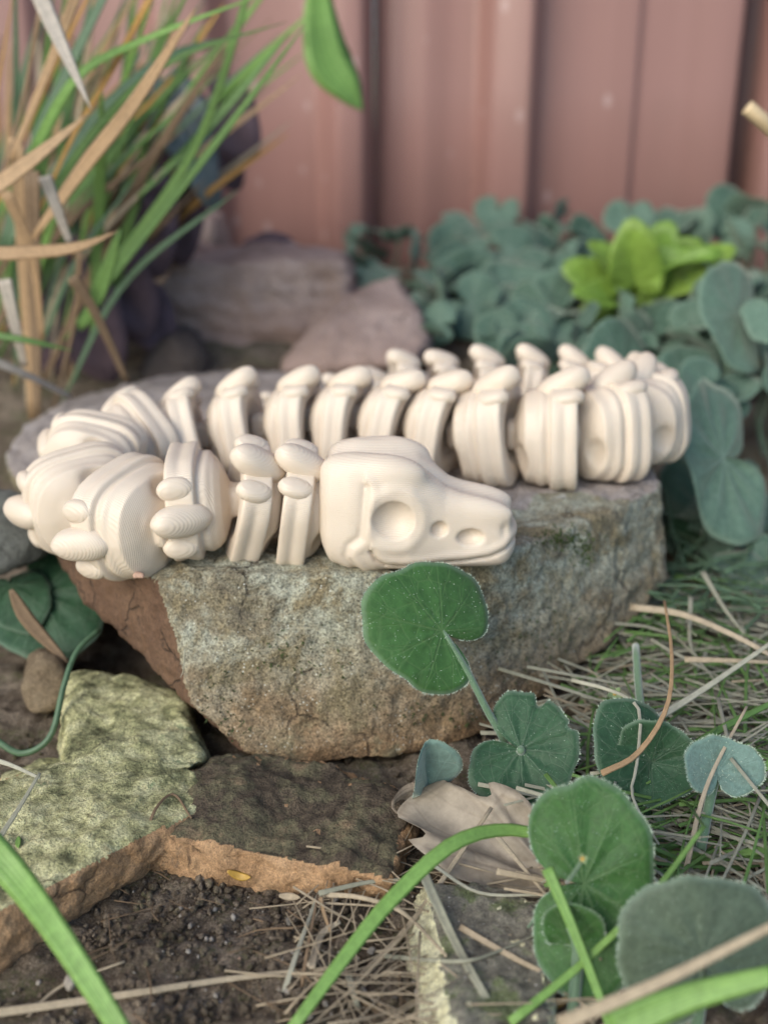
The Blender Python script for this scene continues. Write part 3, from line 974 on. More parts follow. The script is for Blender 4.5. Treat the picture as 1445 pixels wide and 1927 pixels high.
# ------------------------------------------------------------------ plants: builders
def crom(pts, n):
    pts = [np.array(tuple(p), float) for p in pts]
    if len(pts) == 2:
        return np.array([pts[0] + (pts[1] - pts[0]) * t for t in np.linspace(0, 1, n)])
    P_ = [2 * pts[0] - pts[1]] + pts + [2 * pts[-1] - pts[-2]]
    out = []
    m = len(pts) - 1
    for t in np.linspace(0, m - 1e-6, n):
        i = int(t); f = t - i
        p0, p1, p2, p3 = P_[i:i + 4]
        out.append(.5 * ((2 * p1) + (-p0 + p2) * f + (2 * p0 - 5 * p1 + 4 * p2 - p3) * f * f + (-p0 + 3 * p1 - 3 * p2 + p3) * f ** 3))
    return np.array(out)


def sweep(pts, prof, n=14, face=(0, -.9, .45), width=None, thick=.03, fold=.15, twist=0.0):
    """a flat blade with a lens section; width is a function of t, face the way its flat side looks"""
    C = crom(pts, n)
    T = np.gradient(C, axis=0)
    T /= np.linalg.norm(T, axis=1, keepdims=True) + 1e-9
    f = np.array(face, float)
    V, UVs = [], []
    for k in range(n):
        t = k / (n - 1)
        s = np.cross(T[k], f); s /= np.linalg.norm(s) + 1e-9
        nn = np.cross(s, T[k])
        if twist:
            a = twist * (t - .5)
            s, nn = s * math.cos(a) + nn * math.sin(a), -s * math.sin(a) + nn * math.cos(a)
        w = max(width(t), .004) * .5
        fo = fold * w
        for (u, a, b) in ((0, -1, 0), (.25, -.5, -fo * .5 + thick * .5), (.5, 0, -fo + thick * .5), (.75, .5, -fo * .5 + thick * .5), (1, 1, 0), (.5, 0, -fo - thick * .5)):
            V.append(C[k] + s * a * w + nn * b)
            UVs.append((u, t))
    Fc = []
    for k in range(n - 1):
        for j in range(6):
            a, b = k * 6 + j, k * 6 + (j + 1) % 6
            Fc.append([a, b, b + 6, a + 6])
    Fc.append([5, 4, 3, 2, 1, 0]); e = (n - 1) * 6
    Fc.append([e, e + 1, e + 2, e + 3, e + 4, e + 5])
    return np.array(V), Fc, UVs


def tube(pts, r0, r1, n=10, sides=6):
    C = crom(pts, n)
    T = np.gradient(C, axis=0)
    T /= np.linalg.norm(T, axis=1, keepdims=True) + 1e-9
    V, UVs, Fc = [], [], []
    ref = np.array((.3, -.8, .5))
    for k in range(n):
        s = np.cross(T[k], ref); s /= np.linalg.norm(s) + 1e-9
        q = np.cross(s, T[k])
        r = r0 + (r1 - r0) * k / (n - 1)
        for j in range(sides):
            a = 2 * math.pi * j / sides
            V.append(C[k] + (s * math.cos(a) + q * math.sin(a)) * r)
            UVs.append((j / sides, k / (n - 1)))
    for k in range(n - 1):
        for j in range(sides):
            a, b = k * sides + j, k * sides + (j + 1) % sides
            Fc.append([a, b, b + sides, a + sides])
    Fc.append(list(range(sides - 1, -1, -1))); Fc.append([(n - 1) * sides + j for j in range(sides)])
    return np.array(V), Fc, UVs


LENS = lambda w: (lambda t: w * (math.sin(math.pi * min(max(.06 + .93 * t, 0), 1)) ** .7))
TAPER = lambda w: (lambda t: w * (1 - .96 * t ** 2.2))
STRAWW = lambda w: (lambda t: w * (1 - .5 * t))
BELLY = lambda w, s=.35: (lambda t: w * (t / s) ** .6 * (1 if t < s else 1) if t < s else w * (1 - ((t - s) / (1 - s)) ** 1.6))


def leaf_outline(kind, th):
    a = np.degrees(np.abs(th))
    if kind == 'kidney':
        return np.interp(a, [0, 40, 90, 130, 152, 166, 175, 180], [.97, 1.0, 1.05, 1.0, .86, .62, .26, .1])
    if kind == 'kidney_wide':
        return np.interp(a, [0, 40, 80, 110, 140, 160, 173, 180], [1.0, .96, .93, .86, .74, .52, .2, .08])
    if kind == 'oval':
        return np.interp(a, [0, 8, 20, 35, 60, 90, 130, 180], [1.0, .96, .84, .62, .36, .22, .12, .05])
    return np.interp(a, [0, 15, 40, 90, 130, 160, 180], [1.0, .82, .6, .42, .34, .2, .05])    # pointed


def leaf_geo(kind='kidney', seed=0, bites=(), cup=.15, wave=.07, pucker=.014, nr=9, nt=72, thick=.013, fold=0.0):
    r = np.random.default_rng(seed)
    th = np.linspace(-math.pi, math.pi, nt)
    o = leaf_outline(kind, th)
    ker = np.ones(3) / 3
    o[2:-2] = np.convolve(o, ker, 'same')[2:-2]
    ph = r.uniform(0, 6, 4)
    o = o * (1 + .05 * np.sin(3 * th + ph[0]) + .02 * np.sin(7 * th + ph[1]) + .012 * np.sin(13 * th + ph[2]))
    for (bt, bw, bd) in bites:
        o = o * (1 - bd * np.exp(-np.abs((np.degrees(th) - bt) / bw) ** 4))
    V, UVs = [], []
    for side in (0, 1):
        for i in range(nr):
            q = i / (nr - 1)
            rad = o * q
            x, y = rad * np.cos(th), rad * np.sin(th)
            z = cup * rad ** 2 + wave * np.sin(2 * th + ph[3]) * q ** 2 + wave * .6 * np.sin(5 * th + ph[1]) * q ** 3
            z = z - pucker * np.cos(9 * th) * np.sin(math.pi * min(q * 1.05, 1)) + fold * np.abs(y)
            z = z - side * thick * (1 - .75 * q ** 4)
            for k in range(nt):
                V.append((x[k], y[k], z[k])); UVs.append(((th[k] / (2 * math.pi)) + .5, q))
    Fc = []
    m = nr * nt
    for i in range(nr - 1):
        for k in range(nt - 1):
            a = i * nt + k
            Fc.append([a, a + nt, a + nt + 1, a + 1])
            Fc.append([m + a, m + a + 1, m + a + nt + 1, m + a + nt])
    e = (nr - 1) * nt
    for k in range(nt - 1):
        Fc.append([e + k, m + e + k, m + e + k + 1, e + k + 1])
    return np.array(V), Fc, UVs


def frame(tipdir, normal):
    x = Vector(tipdir).normalized()
    n = Vector(normal)
    n = (n - x * n.dot(x)).normalized()
    y = n.cross(x)
    return Matrix((x, y, n)).transposed().to_4x4()


TOCAM = lambda p: (CAM - Vector(p)).normalized()


def fuzz_on(leaf_obj, V, nr, nt, M, seed, n=420, length=.07, mat=None):
    """short pale hairs round the rim and over the blade, a sub-part of the leaf"""
    r = np.random.default_rng(seed)
    VV, FF = [], []
    scale = M.to_scale()[0]
    L = length / scale
    w = .009 / scale
    for k in range(n):
        j = r.uniform(2, nt - 4)
        a = int(j); f = j - a
        if k < n * .72:
            e = (nr - 1) * nt
            p = V[e + a] * (1 - f) + V[e + a + 1] * f
            c = V[(nr - 3) * nt + a]
            d = p - c; d /= np.linalg.norm(d) + 1e-9
            d = d + r.normal(0, .35, 3) + np.array((0, 0, .25))
            l = L * r.uniform(.5, 1.1)
        else:
            i = r.integers(1, nr - 1)
            p = V[i * nt + a]
            d = np.array((0, 0, 1.)) + r.normal(0, .5, 3)
            l = L * r.uniform(.3, .7)
        d /= np.linalg.norm(d)
        s = np.cross(d, r.normal(0, 1, 3)); s /= np.linalg.norm(s) + 1e-9
        b = len(VV)
        VV += [p - s * w, p + s * w, p + d * l]
        FF.append([b, b + 1, b + 2])
    me = mesh('fuzz', VV, FF, mat or M_FUZZ, smooth=False)
    o = bpy.data.objects.new('fuzz', me)
    COL.objects.link(o)
    o.parent = leaf_obj
    o['kind'] = 'stuff'


def leaf_px(plant, pet, tip, D0, D1, mat, kind='kidney', normal=None, side=1.0, seed=0, fuzz=0, name='leaf', **kw):
    """a leaf whose stalk joins at pixel pet (distance D0) and whose far rim lies at pixel tip (distance D1)"""
    a, b = P(*pet, D0), P(*tip, D1)
    L = (b - a).length
    n = Vector(normal) if normal is not None else (TOCAM(a) + Vector((0, 0, .35)))
    V, Fc, UVs = leaf_geo(kind, seed, **kw)
    V[:, 1] *= side
    me = mesh(name, V, Fc, mat, uv=UVs)
    M = Matrix.Translation(a) @ frame(b - a, n) @ Matrix.Scale(L, 4)
    o = put(name, me, plant, M)
    if fuzz:
        fuzz_on(o, V, kw.get('nr', 9), kw.get('nt', 72), M, seed, n=fuzz)
    return o, a


def stalk(plant, pts, r0=.11, r1=.09, mat=None, name='stalk', n=12, fuzz=0):
    V, Fc, UVs = tube(pts, r0, r1, n, 7)
    o = world_part(name, V, Fc, mat or M_STALK, plant, uv=UVs)
    if fuzz:
        r = np.random.default_rng(fuzz)
        C = crom(pts, 40); b = np.array(BASE[plant])
        VV, FF = [], []
        for k in range(fuzz):
            i = r.integers(1, 39)
            T = C[i] - C[i - 1]; T /= np.linalg.norm(T) + 1e-9
            d = np.cross(T, r.normal(0, 1, 3)); d /= np.linalg.norm(d) + 1e-9
            p = C[i] + d * r0 * .8 - b + T * r.uniform(-.2, .2)
            d = d + r.normal(0, .3, 3)
            s = np.cross(d, T); s /= np.linalg.norm(s) + 1e-9
            q = len(VV)
            VV += [p - s * .006, p + s * .006, p + d * r.uniform(.05, .12)]
            FF.append([q, q + 1, q + 2])
        me = mesh('fuzz', VV, FF, M_FUZZ, smooth=False)
        f = bpy.data.objects.new('fuzz', me); COL.objects.link(f); f.parent = o; f['kind'] = 'stuff'
    return o


# ------------------------------------------------------------------ foreground leaves on the right
def fg_leaves():
    # the sprig leaning on the rock
    t = thing('velvet_leaf_plant', 'green kidney leaf on a hairy stalk leaning against the front of the rock', 'plant', G(960, 1500, .2))
    o, a = leaf_px(t, (832, 1188), (706, 1105), 25.2, 25.0, M_LEAF, 'kidney_wide', side=.84, seed=3, fuzz=700, cup=-.10, wave=.05, pucker=.008)
    stalk(t, [a + Vector((0, .08, -.02)), P(878, 1262, 25.0), P(915, 1335, 24.7), P(950, 1400, 24.6), P(965, 1480, 24.6)], .085, .12, fuzz=260)
    t = thing('velvet_leaf_plant', 'dark three-lobed round leaf with bitten edges below the leaning leaf', 'plant', G(990, 1530, .2))
    o, a = leaf_px(t, (980, 1411), (1075, 1462), 24.0, 23.4, M_LEAF_D, 'kidney', side=1.05, seed=11, fuzz=500, bites=((96, 6, .2), (50, 5, .1), (-60, 4, .06)), nt=120, cup=.06, wave=.09, pucker=.02, normal=(-.15, -.75, .75))
    stalk(t, [a + Vector((0, .1, -.1)), P(985, 1470, 24.4), P(1000, 1540, 24.2)], .1, .12)
    V, Fc, UVs = tube([a + Vector((-.02, -.1, .08)), a + Vector((0, .0, -.05))], .1, .13, 4, 8)
    world_part('leaf_hub', V, Fc, M_STALK, t, uv=UVs)
    t = thing('velvet_leaf_plant', 'small pale folded leaf standing at the foot of the rock', 'plant', G(800, 1500, .3))
    o, a = leaf_px(t, (808, 1490), (792, 1374), 23.6, 23.4, M_LEAF_W, 'oval', side=.95, seed=5, fuzz=420, cup=.1, fold=.6, normal=(.45, -.85, .2))
    stalk(t, [a, P(780, 1502, 24.2), P(700, 1525, 23.8), P(610, 1535, 23.8)], .055, .04, M_BROWN)
    # the pair to the right
    t = thing('velvet_leaf_plant', 'pair of dark drooping leaves among the straw at right', 'plant', G(1240, 1560, .2))
    leaf_px(t, (1222, 1432), (1130, 1462), 23.6, 23.0, M_LEAF_D, 'kidney_wide', side=1.25, seed=21, fuzz=320, cup=-.15, wave=.08, normal=(-.2, -.9, .5))
    leaf_px(t, (1226, 1436), (1318, 1418), 23.6, 23.4, M_LEAF_D, 'kidney_wide', side=.95, seed=22, fuzz=260, cup=.2, fold=.3, normal=(.15, -.8, .6))
    stalk(t, [P(1222, 1436, 23.8), P(1240, 1540, 22.8), P(1268, 1690, 21.4)], .14, .16, fuzz=220)
    stalk(t, [P(1196, 1215, 28.0), P(1202, 1300, 26.4), P(1212, 1370, 25.0), P(1222, 1436, 23.9)], .11, .12)
    t = thing('velvet_leaf_plant', 'woolly silver young leaf opening on a thick stalk at the right edge', 'plant', G(1320, 1620, .2))
    leaf_px(t, (1350, 1456), (1352, 1384), 22.4, 22.9, M_LEAF_W, 'kidney_wide', side=1.15, seed=31, fuzz=900, cup=.25, fold=.25, normal=(.1, -.5, .85))
    stalk(t, [P(1350, 1448, 22.7), P(1335, 1510, 22.2), P(1318, 1600, 21.4)], .12, .13, fuzz=220)
    # the big ones at lower right
    t = thing('velvet_leaf_plant', 'large rich green kidney leaf below the dark round leaf', 'plant', G(1120, 1860, .2))
    o, a = leaf_px(t, (1098, 1664), (1238, 1672), 18.7, 18.4, M_LEAF, 'kidney', side=1.42, seed=41, fuzz=900, cup=.05, wave=.09, pucker=.025, normal=(-.12, -.85, .55))
    stalk(t, [P(1100, 1668, 18.9), P(1135, 1830, 18.6), P(1165, 1960, 18.0)], .13, .15, fuzz=200)
    t = thing('velvet_leaf_plant', 'small round leaf with tiny buds on a curved woolly stalk beside the large leaf', 'plant', G(1080, 1900, .2))
    leaf_px(t, (1070, 1778), (1090, 1688), 18.0, 17.9, M_LEAF, 'oval', side=1.3, seed=43, fuzz=300, cup=.2)
    stalk(t, [P(1030, 1716, 18.7), P(1062, 1728, 18.2), P(1086, 1780, 17.8), P(1082, 1860, 17.4), P(1070, 1960, 16.8)], .11, .14, fuzz=300)
    t = thing('velvet_leaf_plant', 'broad grey leaf turned to show its underside in the lower right corner', 'plant', G(1330, 1950, .2))
    leaf_px(t, (1320, 1800), (1290, 1645), 16.6, 17.2, M_LEAF_U, 'kidney', side=.98, seed=51, fuzz=700, cup=-.1, wave=.06, normal=(-.05, -.75, .7))
    stalk(t, [P(1320, 1802, 16.8), P(1318, 1880, 16.8), P(1300, 1990, 16.6)], .12, .15)

    def flower(px, py, D, label, r=.10):
        c = P(px, py, D)
        e = thing('bud', label, 'flower', c, None)
        n = TOCAM(c)
        for k in range(5):
            a = 2 * math.pi * k / 5 + px
            s = n.cross(Vector((0, 0, 1))).normalized(); q = s.cross(n)
            d = s * math.cos(a) + q * math.sin(a)
            V, Fc, UVs = sweep([c, c + d * r * .6 + n * .05, c + d * r * 1.15 + n * .12], None, 6, face=tuple(n), width=LENS(r * .8), thick=.02, fold=.3)
            world_part('petal', V, Fc, M_FLOWER, e, uv=UVs)
        V, Fc, UVs = tube([c - n * .02, c + n * .06], .07, .04, 4, 7)
        world_part('heart', V, Fc, M_FLOWERC, e, uv=UVs)
        V, Fc, UVs = tube([c - n * .02, c + Vector((-.1, .1, -.35)), c + Vector((-.25, .2, -.75))], .035, .04, 6, 5)
        world_part('stalk', V, Fc, M_STALK, e, uv=UVs)
    flower(1096, 1617, 18.0, 'tiny star shaped bud in front of the large green leaf')
    flower(1012, 1718, 18.9, 'tiny open star bud left of the curved woolly stalk')
    flower(1056, 1756, 18.4, 'pale closed bud half hidden under the small round leaf')
    flower(1157, 1306, 26.8, 'small green star bud deep in the straw by the rock', .2)


fg_leaves()

# ------------------------------------------------------------------ ground cover behind and to the right
LEAF_LIB = []
for q in range(6):
    V, Fc, UVs = leaf_geo('kidney', 100 + q, cup=[.12, -.1, .2, -.05, .28, .05][q], wave=.1, pucker=.018, nr=6, nt=40)
    LEAF_LIB.append(mesh('leaf', V, Fc, M_LEAF_S, uv=UVs))


def cover_plant(label, region, n, seed, size=(.9, 1.5), dark=0):
    """n silver leaves scattered over the terrain patch region = (px0, px1, py0, py1, D0, D1)"""
    r = np.random.default_rng(seed)
    px0, px1, py0, py1, D0, D1 = region
    cx, cy = (px0 + px1) / 2, (py0 + py1) / 2
    c = P(cx, cy, (D0 + D1) / 2)
    e = thing('ground_cover_plant', label, 'plant', (c.x, c.y, gz(c.x, c.y)), 'silver leaved ground cover')
    for k in range(n):
        v = (k + r.uniform()) / n
        py = py0 + (py1 - py0) * v
        px = r.uniform(px0, px1)
        D = D1 + (D0 - D1) * v + r.uniform(-1.5, 1.5)
        p = P(px, py, D)
        s = r.uniform(*size)
        tip = Vector((r.normal(), r.normal() * .6 - .5, r.normal() * .5))
        nrm = Vector((r.normal() * .6, -.6 + r.normal() * .45, .8 + r.normal() * .3))
        M = Matrix.Translation(p) @ frame(tip, nrm) @ Matrix.Scale(s, 4)
        put('leaf', LEAF_LIB[r.integers(0, 6)], e, M)
        g = gz(p.x, p.y + .6)
        if p.z > g + .3:
            stalk(e, [p + Vector((0, .02, -.03)), Vector((p.x + r.normal() * .3, p.y + .4, (p.z + g) / 2)), Vector((p.x + r.normal() * .5, p.y + .6, g - .1))], .07, .08, n=5)
    return e


cover_plant('silver leaved ground cover low against the fence left of centre', (610, 870, 425, 520, 70, 80), 14, 1, (1.0, 2.1))
cover_plant('silver leaved ground cover right behind the raised back of the toy', (770, 1010, 500, 640, 54, 70), 30, 2, (1.0, 2.2))
cover_plant('silver leaved ground cover climbing the fence foot left of the lime plant', (880, 1110, 400, 530, 68, 80), 22, 3, (1.0, 2.1))
cover_plant('silver leaved ground cover between the toy and the lime plant', (960, 1290, 560, 700, 50, 60), 34, 4, (1.0, 2.2))
cover_plant('silver leaved ground cover behind the lime plant at the fence', (1150, 1470, 380, 500, 66, 78), 22, 5, (1.0, 2.1))
cover_plant('silver leaved ground cover filling the right edge above the rock corner', (1290, 1500, 500, 760, 46, 58), 24, 6, (1.0, 2.1))
cover_plant('dim silver leaved ground cover in the shade right of the rock', (1265, 1480, 900, 1090, 38, 44), 16, 7, (.9, 1.5))


def near_cover():
    t = thing('velvet_leaf_plant', 'pale kidney leaf with a hole-like notch held high at the right edge', 'plant', P(1395, 720, 50))
    leaf_px(t, (1388, 592), (1325, 560), 49, 48, M_LEAF_S, 'kidney', side=1.15, seed=61, cup=-.05, normal=(-.25, -.8, .65))
    leaf_px(t, (1462, 590), (1500, 640), 48, 47, M_LEAF_S, 'kidney', side=1.0, seed=62, cup=-.1, normal=(.1, -.8, .6))
    stalk(t, [P(1388, 594, 49.1), P(1392, 660, 50), P(1395, 740, 50.5)], .09, .1)
    t = thing('velvet_leaf_plant', 'big two-lobed grey green leaf right beside the last vertebrae', 'plant', P(1365, 1000, 42))
    leaf_px(t, (1362, 862), (1282, 852), 40, 39, M_LEAF_S, 'kidney', side=1.45, seed=63, fuzz=300, cup=.05, wave=.14, pucker=.045, normal=(-.2, -.85, .6))
    leaf_px(t, (1470, 985), (1425, 1010), 41.5, 40.5, M_LEAF_S, 'kidney', side=1.2, seed=64, cup=-.1, normal=(0, -.7, .75))
    stalk(t, [P(1362, 864, 40.1), P(1365, 930, 41), P(1368, 1010, 42)], .09, .1)
    t = thing('velvet_leaf_plant', 'shaded dark green leaf hanging just right of the rock corner', 'plant', P(1330, 1120, 42))
    leaf_px(t, (1335, 985), (1270, 1010), 42, 40.5, M_LEAF_D, 'kidney', side=1.25, seed=65, cup=-.12, normal=(-.1, -.9, .4))
    leaf_px(t, (1385, 1000), (1440, 1040), 42.6, 41.5, M_LEAF_D, 'kidney', side=1.1, seed=66, cup=-.1, normal=(.1, -.9, .45))
    stalk(t, [P(1335, 987, 42.1), P(1338, 1060, 42.4), P(1342, 1130, 42.6)], .09, .1)


near_cover()


def lime():
    t = thing('lime_plant', 'bright lime green leafy plant amid the silver ground cover', 'plant', P(1200, 640, 60))
    L = [((1195, 530), (1185, 415), .62), ((1210, 520), (1262, 418), .6), ((1235, 545), (1330, 440), .6), ((1250, 540), (1385, 452), .45), ((1160, 560), (1062, 480), .45), ((1150, 565), (1082, 540), .5),
         ((1200, 590), (1300, 630), .6), ((1230, 570), (1330, 560), .5), ((1165, 590), (1120, 640), .55), ((1200, 560), (1215, 455), .75), ((1245, 500), (1372, 462), .35), ((1190, 600), (1225, 660), .5), ((1175, 550), (1120, 440), .5),
         ((1130, 580), (1095, 610), .6), ((1260, 585), (1310, 600), .6), ((1150, 620), (1165, 665), .5)]
    for k, (a, b, s) in enumerate(L):
        D = 57 + (k * 7 % 5) * .9
        leaf_px(t, a, b, D, D - 1.5, M_LIME, 'pointed', side=s * 1.5, seed=70 + k, cup=-.15, fold=.35, normal=(random.uniform(-.4, .4), -.7, .7), nr=6, nt=40)
    for k in range(4):
        stalk(t, [P(1180 + 14 * k, 560, 59), P(1190 + 8 * k, 610, 59.5), P(1195 + 4 * k, 670, 60)], .1, .14)


lime()


# ------------------------------------------------------------------ grass clump on the left
def blade(parent, pts, w, mat, name='blade', n=14, prof=TAPER, face=(0, -.9, .45), fold=.25, thick=.03, twist=0.0):
    V, Fc, UVs = sweep(pts, None, n, face, prof(w), thick, fold, twist)
    return world_part(name, V, Fc, mat, parent, uv=UVs)


def px_blade(parent, pix, w_px, mat, name='blade', prof=LENS, **kw):
    """pix: list of (px, py, D); w_px: width in pixels there"""
    pts = [P(*q) for q in pix]
    w = w_px * (sum(q[2] for q in pix) / len(pix)) / FPX * 1.06
    return blade(parent, pts, w, mat, name, prof=prof, **kw)


def grass_clump():
    t = thing('grass_clump', 'tall clump of green and dead strap leaves arching in from the left', 'grass plant', P(40, 780, 47))
    B = lambda pix, w, m, **k: px_blade(t, pix, w, m, **k)
    # dead leaves
    B([(62, -40, 43), (110, 70, 42), (172, 206, 41)], 30, M_PALEBLADE, prof=TAPER)
    B([(-40, 372, 41), (60, 300, 41), (168, 212, 41.5)], 34, M_TANBLADE, prof=TAPER)
    B([(60, 450, 45), (160, 310, 44), (250, 195, 43), (368, 15, 42)], 30, M_TANBLADE, prof=LENS)
    B([(-40, 478, 40), (90, 472, 40), (160, 460, 40), (222, 434, 40.5)], 27, M_TANBLADE, prof=TAPER)
    B([(150, -30, 44), (90, 130, 44.5), (20, 300, 45)], 22, M_TANBLADE, prof=STRAWW)
    B([(290, -20, 45), (205, 140, 46), (130, 270, 46.5), (60, 430, 47)], 13, M_OCHRE, prof=STRAWW)
    B([(84, 330, 42), (108, 395, 42), (132, 458, 42.3)], 24, M_PALEBLADE, prof=STRAWW)
    B([(8, 525, 42), (28, 610, 42), (46, 690, 42.5)], 26, M_PALEBLADE, prof=STRAWW)
    B([(-30, 672, 42), (50, 705, 43), (136, 748, 45)], 18, M_PALEBLADE, prof=STRAWW)
    B([(60, 320, 46), (66, 540, 46.5), (70, 790, 47)], 30, M_BROWN, prof=STRAWW)
    B([(30, 260, 46), (42, 480, 47), (60, 790, 48)], 26, M_TANBLADE, prof=STRAWW)
    B([(136, 520, 45.5), (180, 590, 46), (240, 720, 47)], 22, M_BROWN, prof=STRAWW)
    B([(10, 360, 45), (60, 480, 45.5), (80, 640, 46)], 20, M_TANBLADE, prof=STRAWW)
    B([(75, 20, 45), (40, 200, 46), (-20, 420, 46)], 10, M_BROWN, prof=STRAWW)
    B([(150, 470, 46), (140, 600, 47), (100, 770, 48)], 12, M_BROWN, prof=STRAWW)
    # green leaves that can be told apart
    B([(-20, 628, 41), (60, 642, 41), (140, 660, 41.5)], 14, M_GREEN, prof=TAPER)
    B([(120, 640, 48), (250, 470, 47), (420, 250, 46), (575, 45, 45)], 16, M_GREEN, prof=LENS)
    B([(200, 520, 50), (330, 340, 49), (400, 200, 48), (480, -60, 47)], 22, M_GREEN, prof=STRAWW)
    B([(60, 420, 48), (190, 230, 47), (330, 110, 46), (540, 40, 46)], 18, M_GREEN, prof=TAPER)
    B([(40, 330, 47), (140, 150, 46), (280, 70, 45), (520, -20, 44)], 20, M_GREENB, prof=TAPER)
    B([(150, 620, 47), (190, 540, 46), (226, 430, 45.5)], 30, M_GREEN, prof=LENS)
    B([(30, 460, 49), (150, 260, 50), (300, 120, 51), (430, 70, 52)], 28, M_GREEND, prof=LENS)
    B([(260, 370, 50), (400, 230, 51), (545, 60, 52)], 18, M_GREEN, prof=LENS)
    B([(10, 470, 48), (70, 260, 48), (210, -40, 48)], 30, M_GREEND, prof=STRAWW)
    r = np.random.default_rng(5)
    for k in range(125):
        x0 = r.uniform(-80, 190); y0 = r.uniform(560, 780)
        lean = r.uniform(-.05, .95)
        D = r.uniform(50, 68)
        L = r.uniform(480, 880)
        x2 = x0 + L * lean * .62 + r.normal() * 20; y2 = y0 - L * (1 - .35 * lean)
        mx, my = (x0 * .55 + x2 * .45) - 30 * lean + r.normal() * 15, (y0 * .5 + y2 * .5) - 25
        m = [M_GREEN, M_GREEND, M_GREEN, M_STRAW, M_TANBLADE, M_GREEND, M_GREENB, M_BROWN, M_GREEN, M_OCHRE][r.integers(0, 10)]
        B([(x0, y0, D + 1), (mx, my, D), (x2, y2, D - r.uniform(0, 4))], r.uniform(8, 22), m, prof=LENS, twist=r.normal() * .5)
    # hanging leaf of the same habit, from above
    h = thing('hanging_leaf', 'single bright green leaf hanging into view from the top in front of the fence', 'leaf', P(602, -60, 63))
    px_blade(h, [(604, -70, 63), (602, 20, 62), (618, 110, 61.5), (655, 165, 61.5), (683, 208, 62)], 80, M_GREENB, prof=lambda w: BELLY(w, .5), name='blade', fold=.3, face=(.25, -.9, .3), n=20)


grass_clump()


def purple_plant():
    t = thing('purple_plant', 'dark purple leaved plant in the shade between grass clump and fence', 'plant', P(330, 640, 66))
    L = [((400, 190), (480, 308), 63, 1.3, M_PURPLE), ((330, 190), (418, 412), 60, .62, M_BLUEGREY), ((240, 330), (306, 548), 59, 1.0, M_PURPLE), ((330, 330), (345, 520), 61, .9, M_PURPLE),
         ((400, 260), (455, 360), 66, 1.0, M_PURPLE), ((180, 500), (300, 640), 57, 1.2, M_PURPLE), ((130, 540), (215, 730), 55, 1.1, M_PURPLE), ((180, 300), (250, 470), 60, 1.1, M_PURPLE), ((250, 560), (330, 670), 58, 1.2, M_PURPLE),
         ((240, 200), (340, 290), 64, .9, M_BLUEGREY), ((340, 170), (400, 240), 66, .9, M_PURPLE), ((60, 560), (120, 720), 57, 1.1, M_PURPLE), ((140, 400), (190, 560), 58, 1.0, M_PURPLE), ((480, 470), (550, 450), 72, 1.0, M_PURPLE)]
    for k, (a, b, D, sd_, m) in enumerate(L):
        leaf_px(t, a, b, D, D - 1.5, m, 'pointed', side=sd_ * .72, seed=120 + k, cup=-.2, fold=.2, normal=(random.uniform(-.3, .3), -.85, .45), nr=6, nt=40)
    for a, b in (((330, 640, 66), (345, 300, 66)), ((250, 680, 64), (260, 400, 64)), ((180, 720, 60), (200, 420, 62))):
        stalk(t, [P(*a), (P(*a) + P(*b)) / 2 + Vector((.4, 0, 0)), P(*b)], .3, .18, M_BROWN)


purple_plant()


# ------------------------------------------------------------------ foreground blades, straws and litter
def single(name, label, cat, pix, w, mat, prof=TAPER, group=None, **kw):
    pts = [P(*q) for q in pix]
    pts = [rest(p, .1) if 700 < q[1] < 1927 else p for p, q in zip(pts, pix)]
    wc = w * (sum((p - CAM).length for p in pts) / len(pts)) / FPX
    V, Fc, UVs = sweep(pts, None, kw.pop('n', 18), kw.pop('face', (0, -.75, .65)), prof(wc), kw.pop('thick', .03), kw.pop('fold', .3), kw.pop('twist', 0.0))
    o = world_part(name, V, Fc, mat, base=pts[0], uv=UVs)
    return tag(o, label, cat, group)


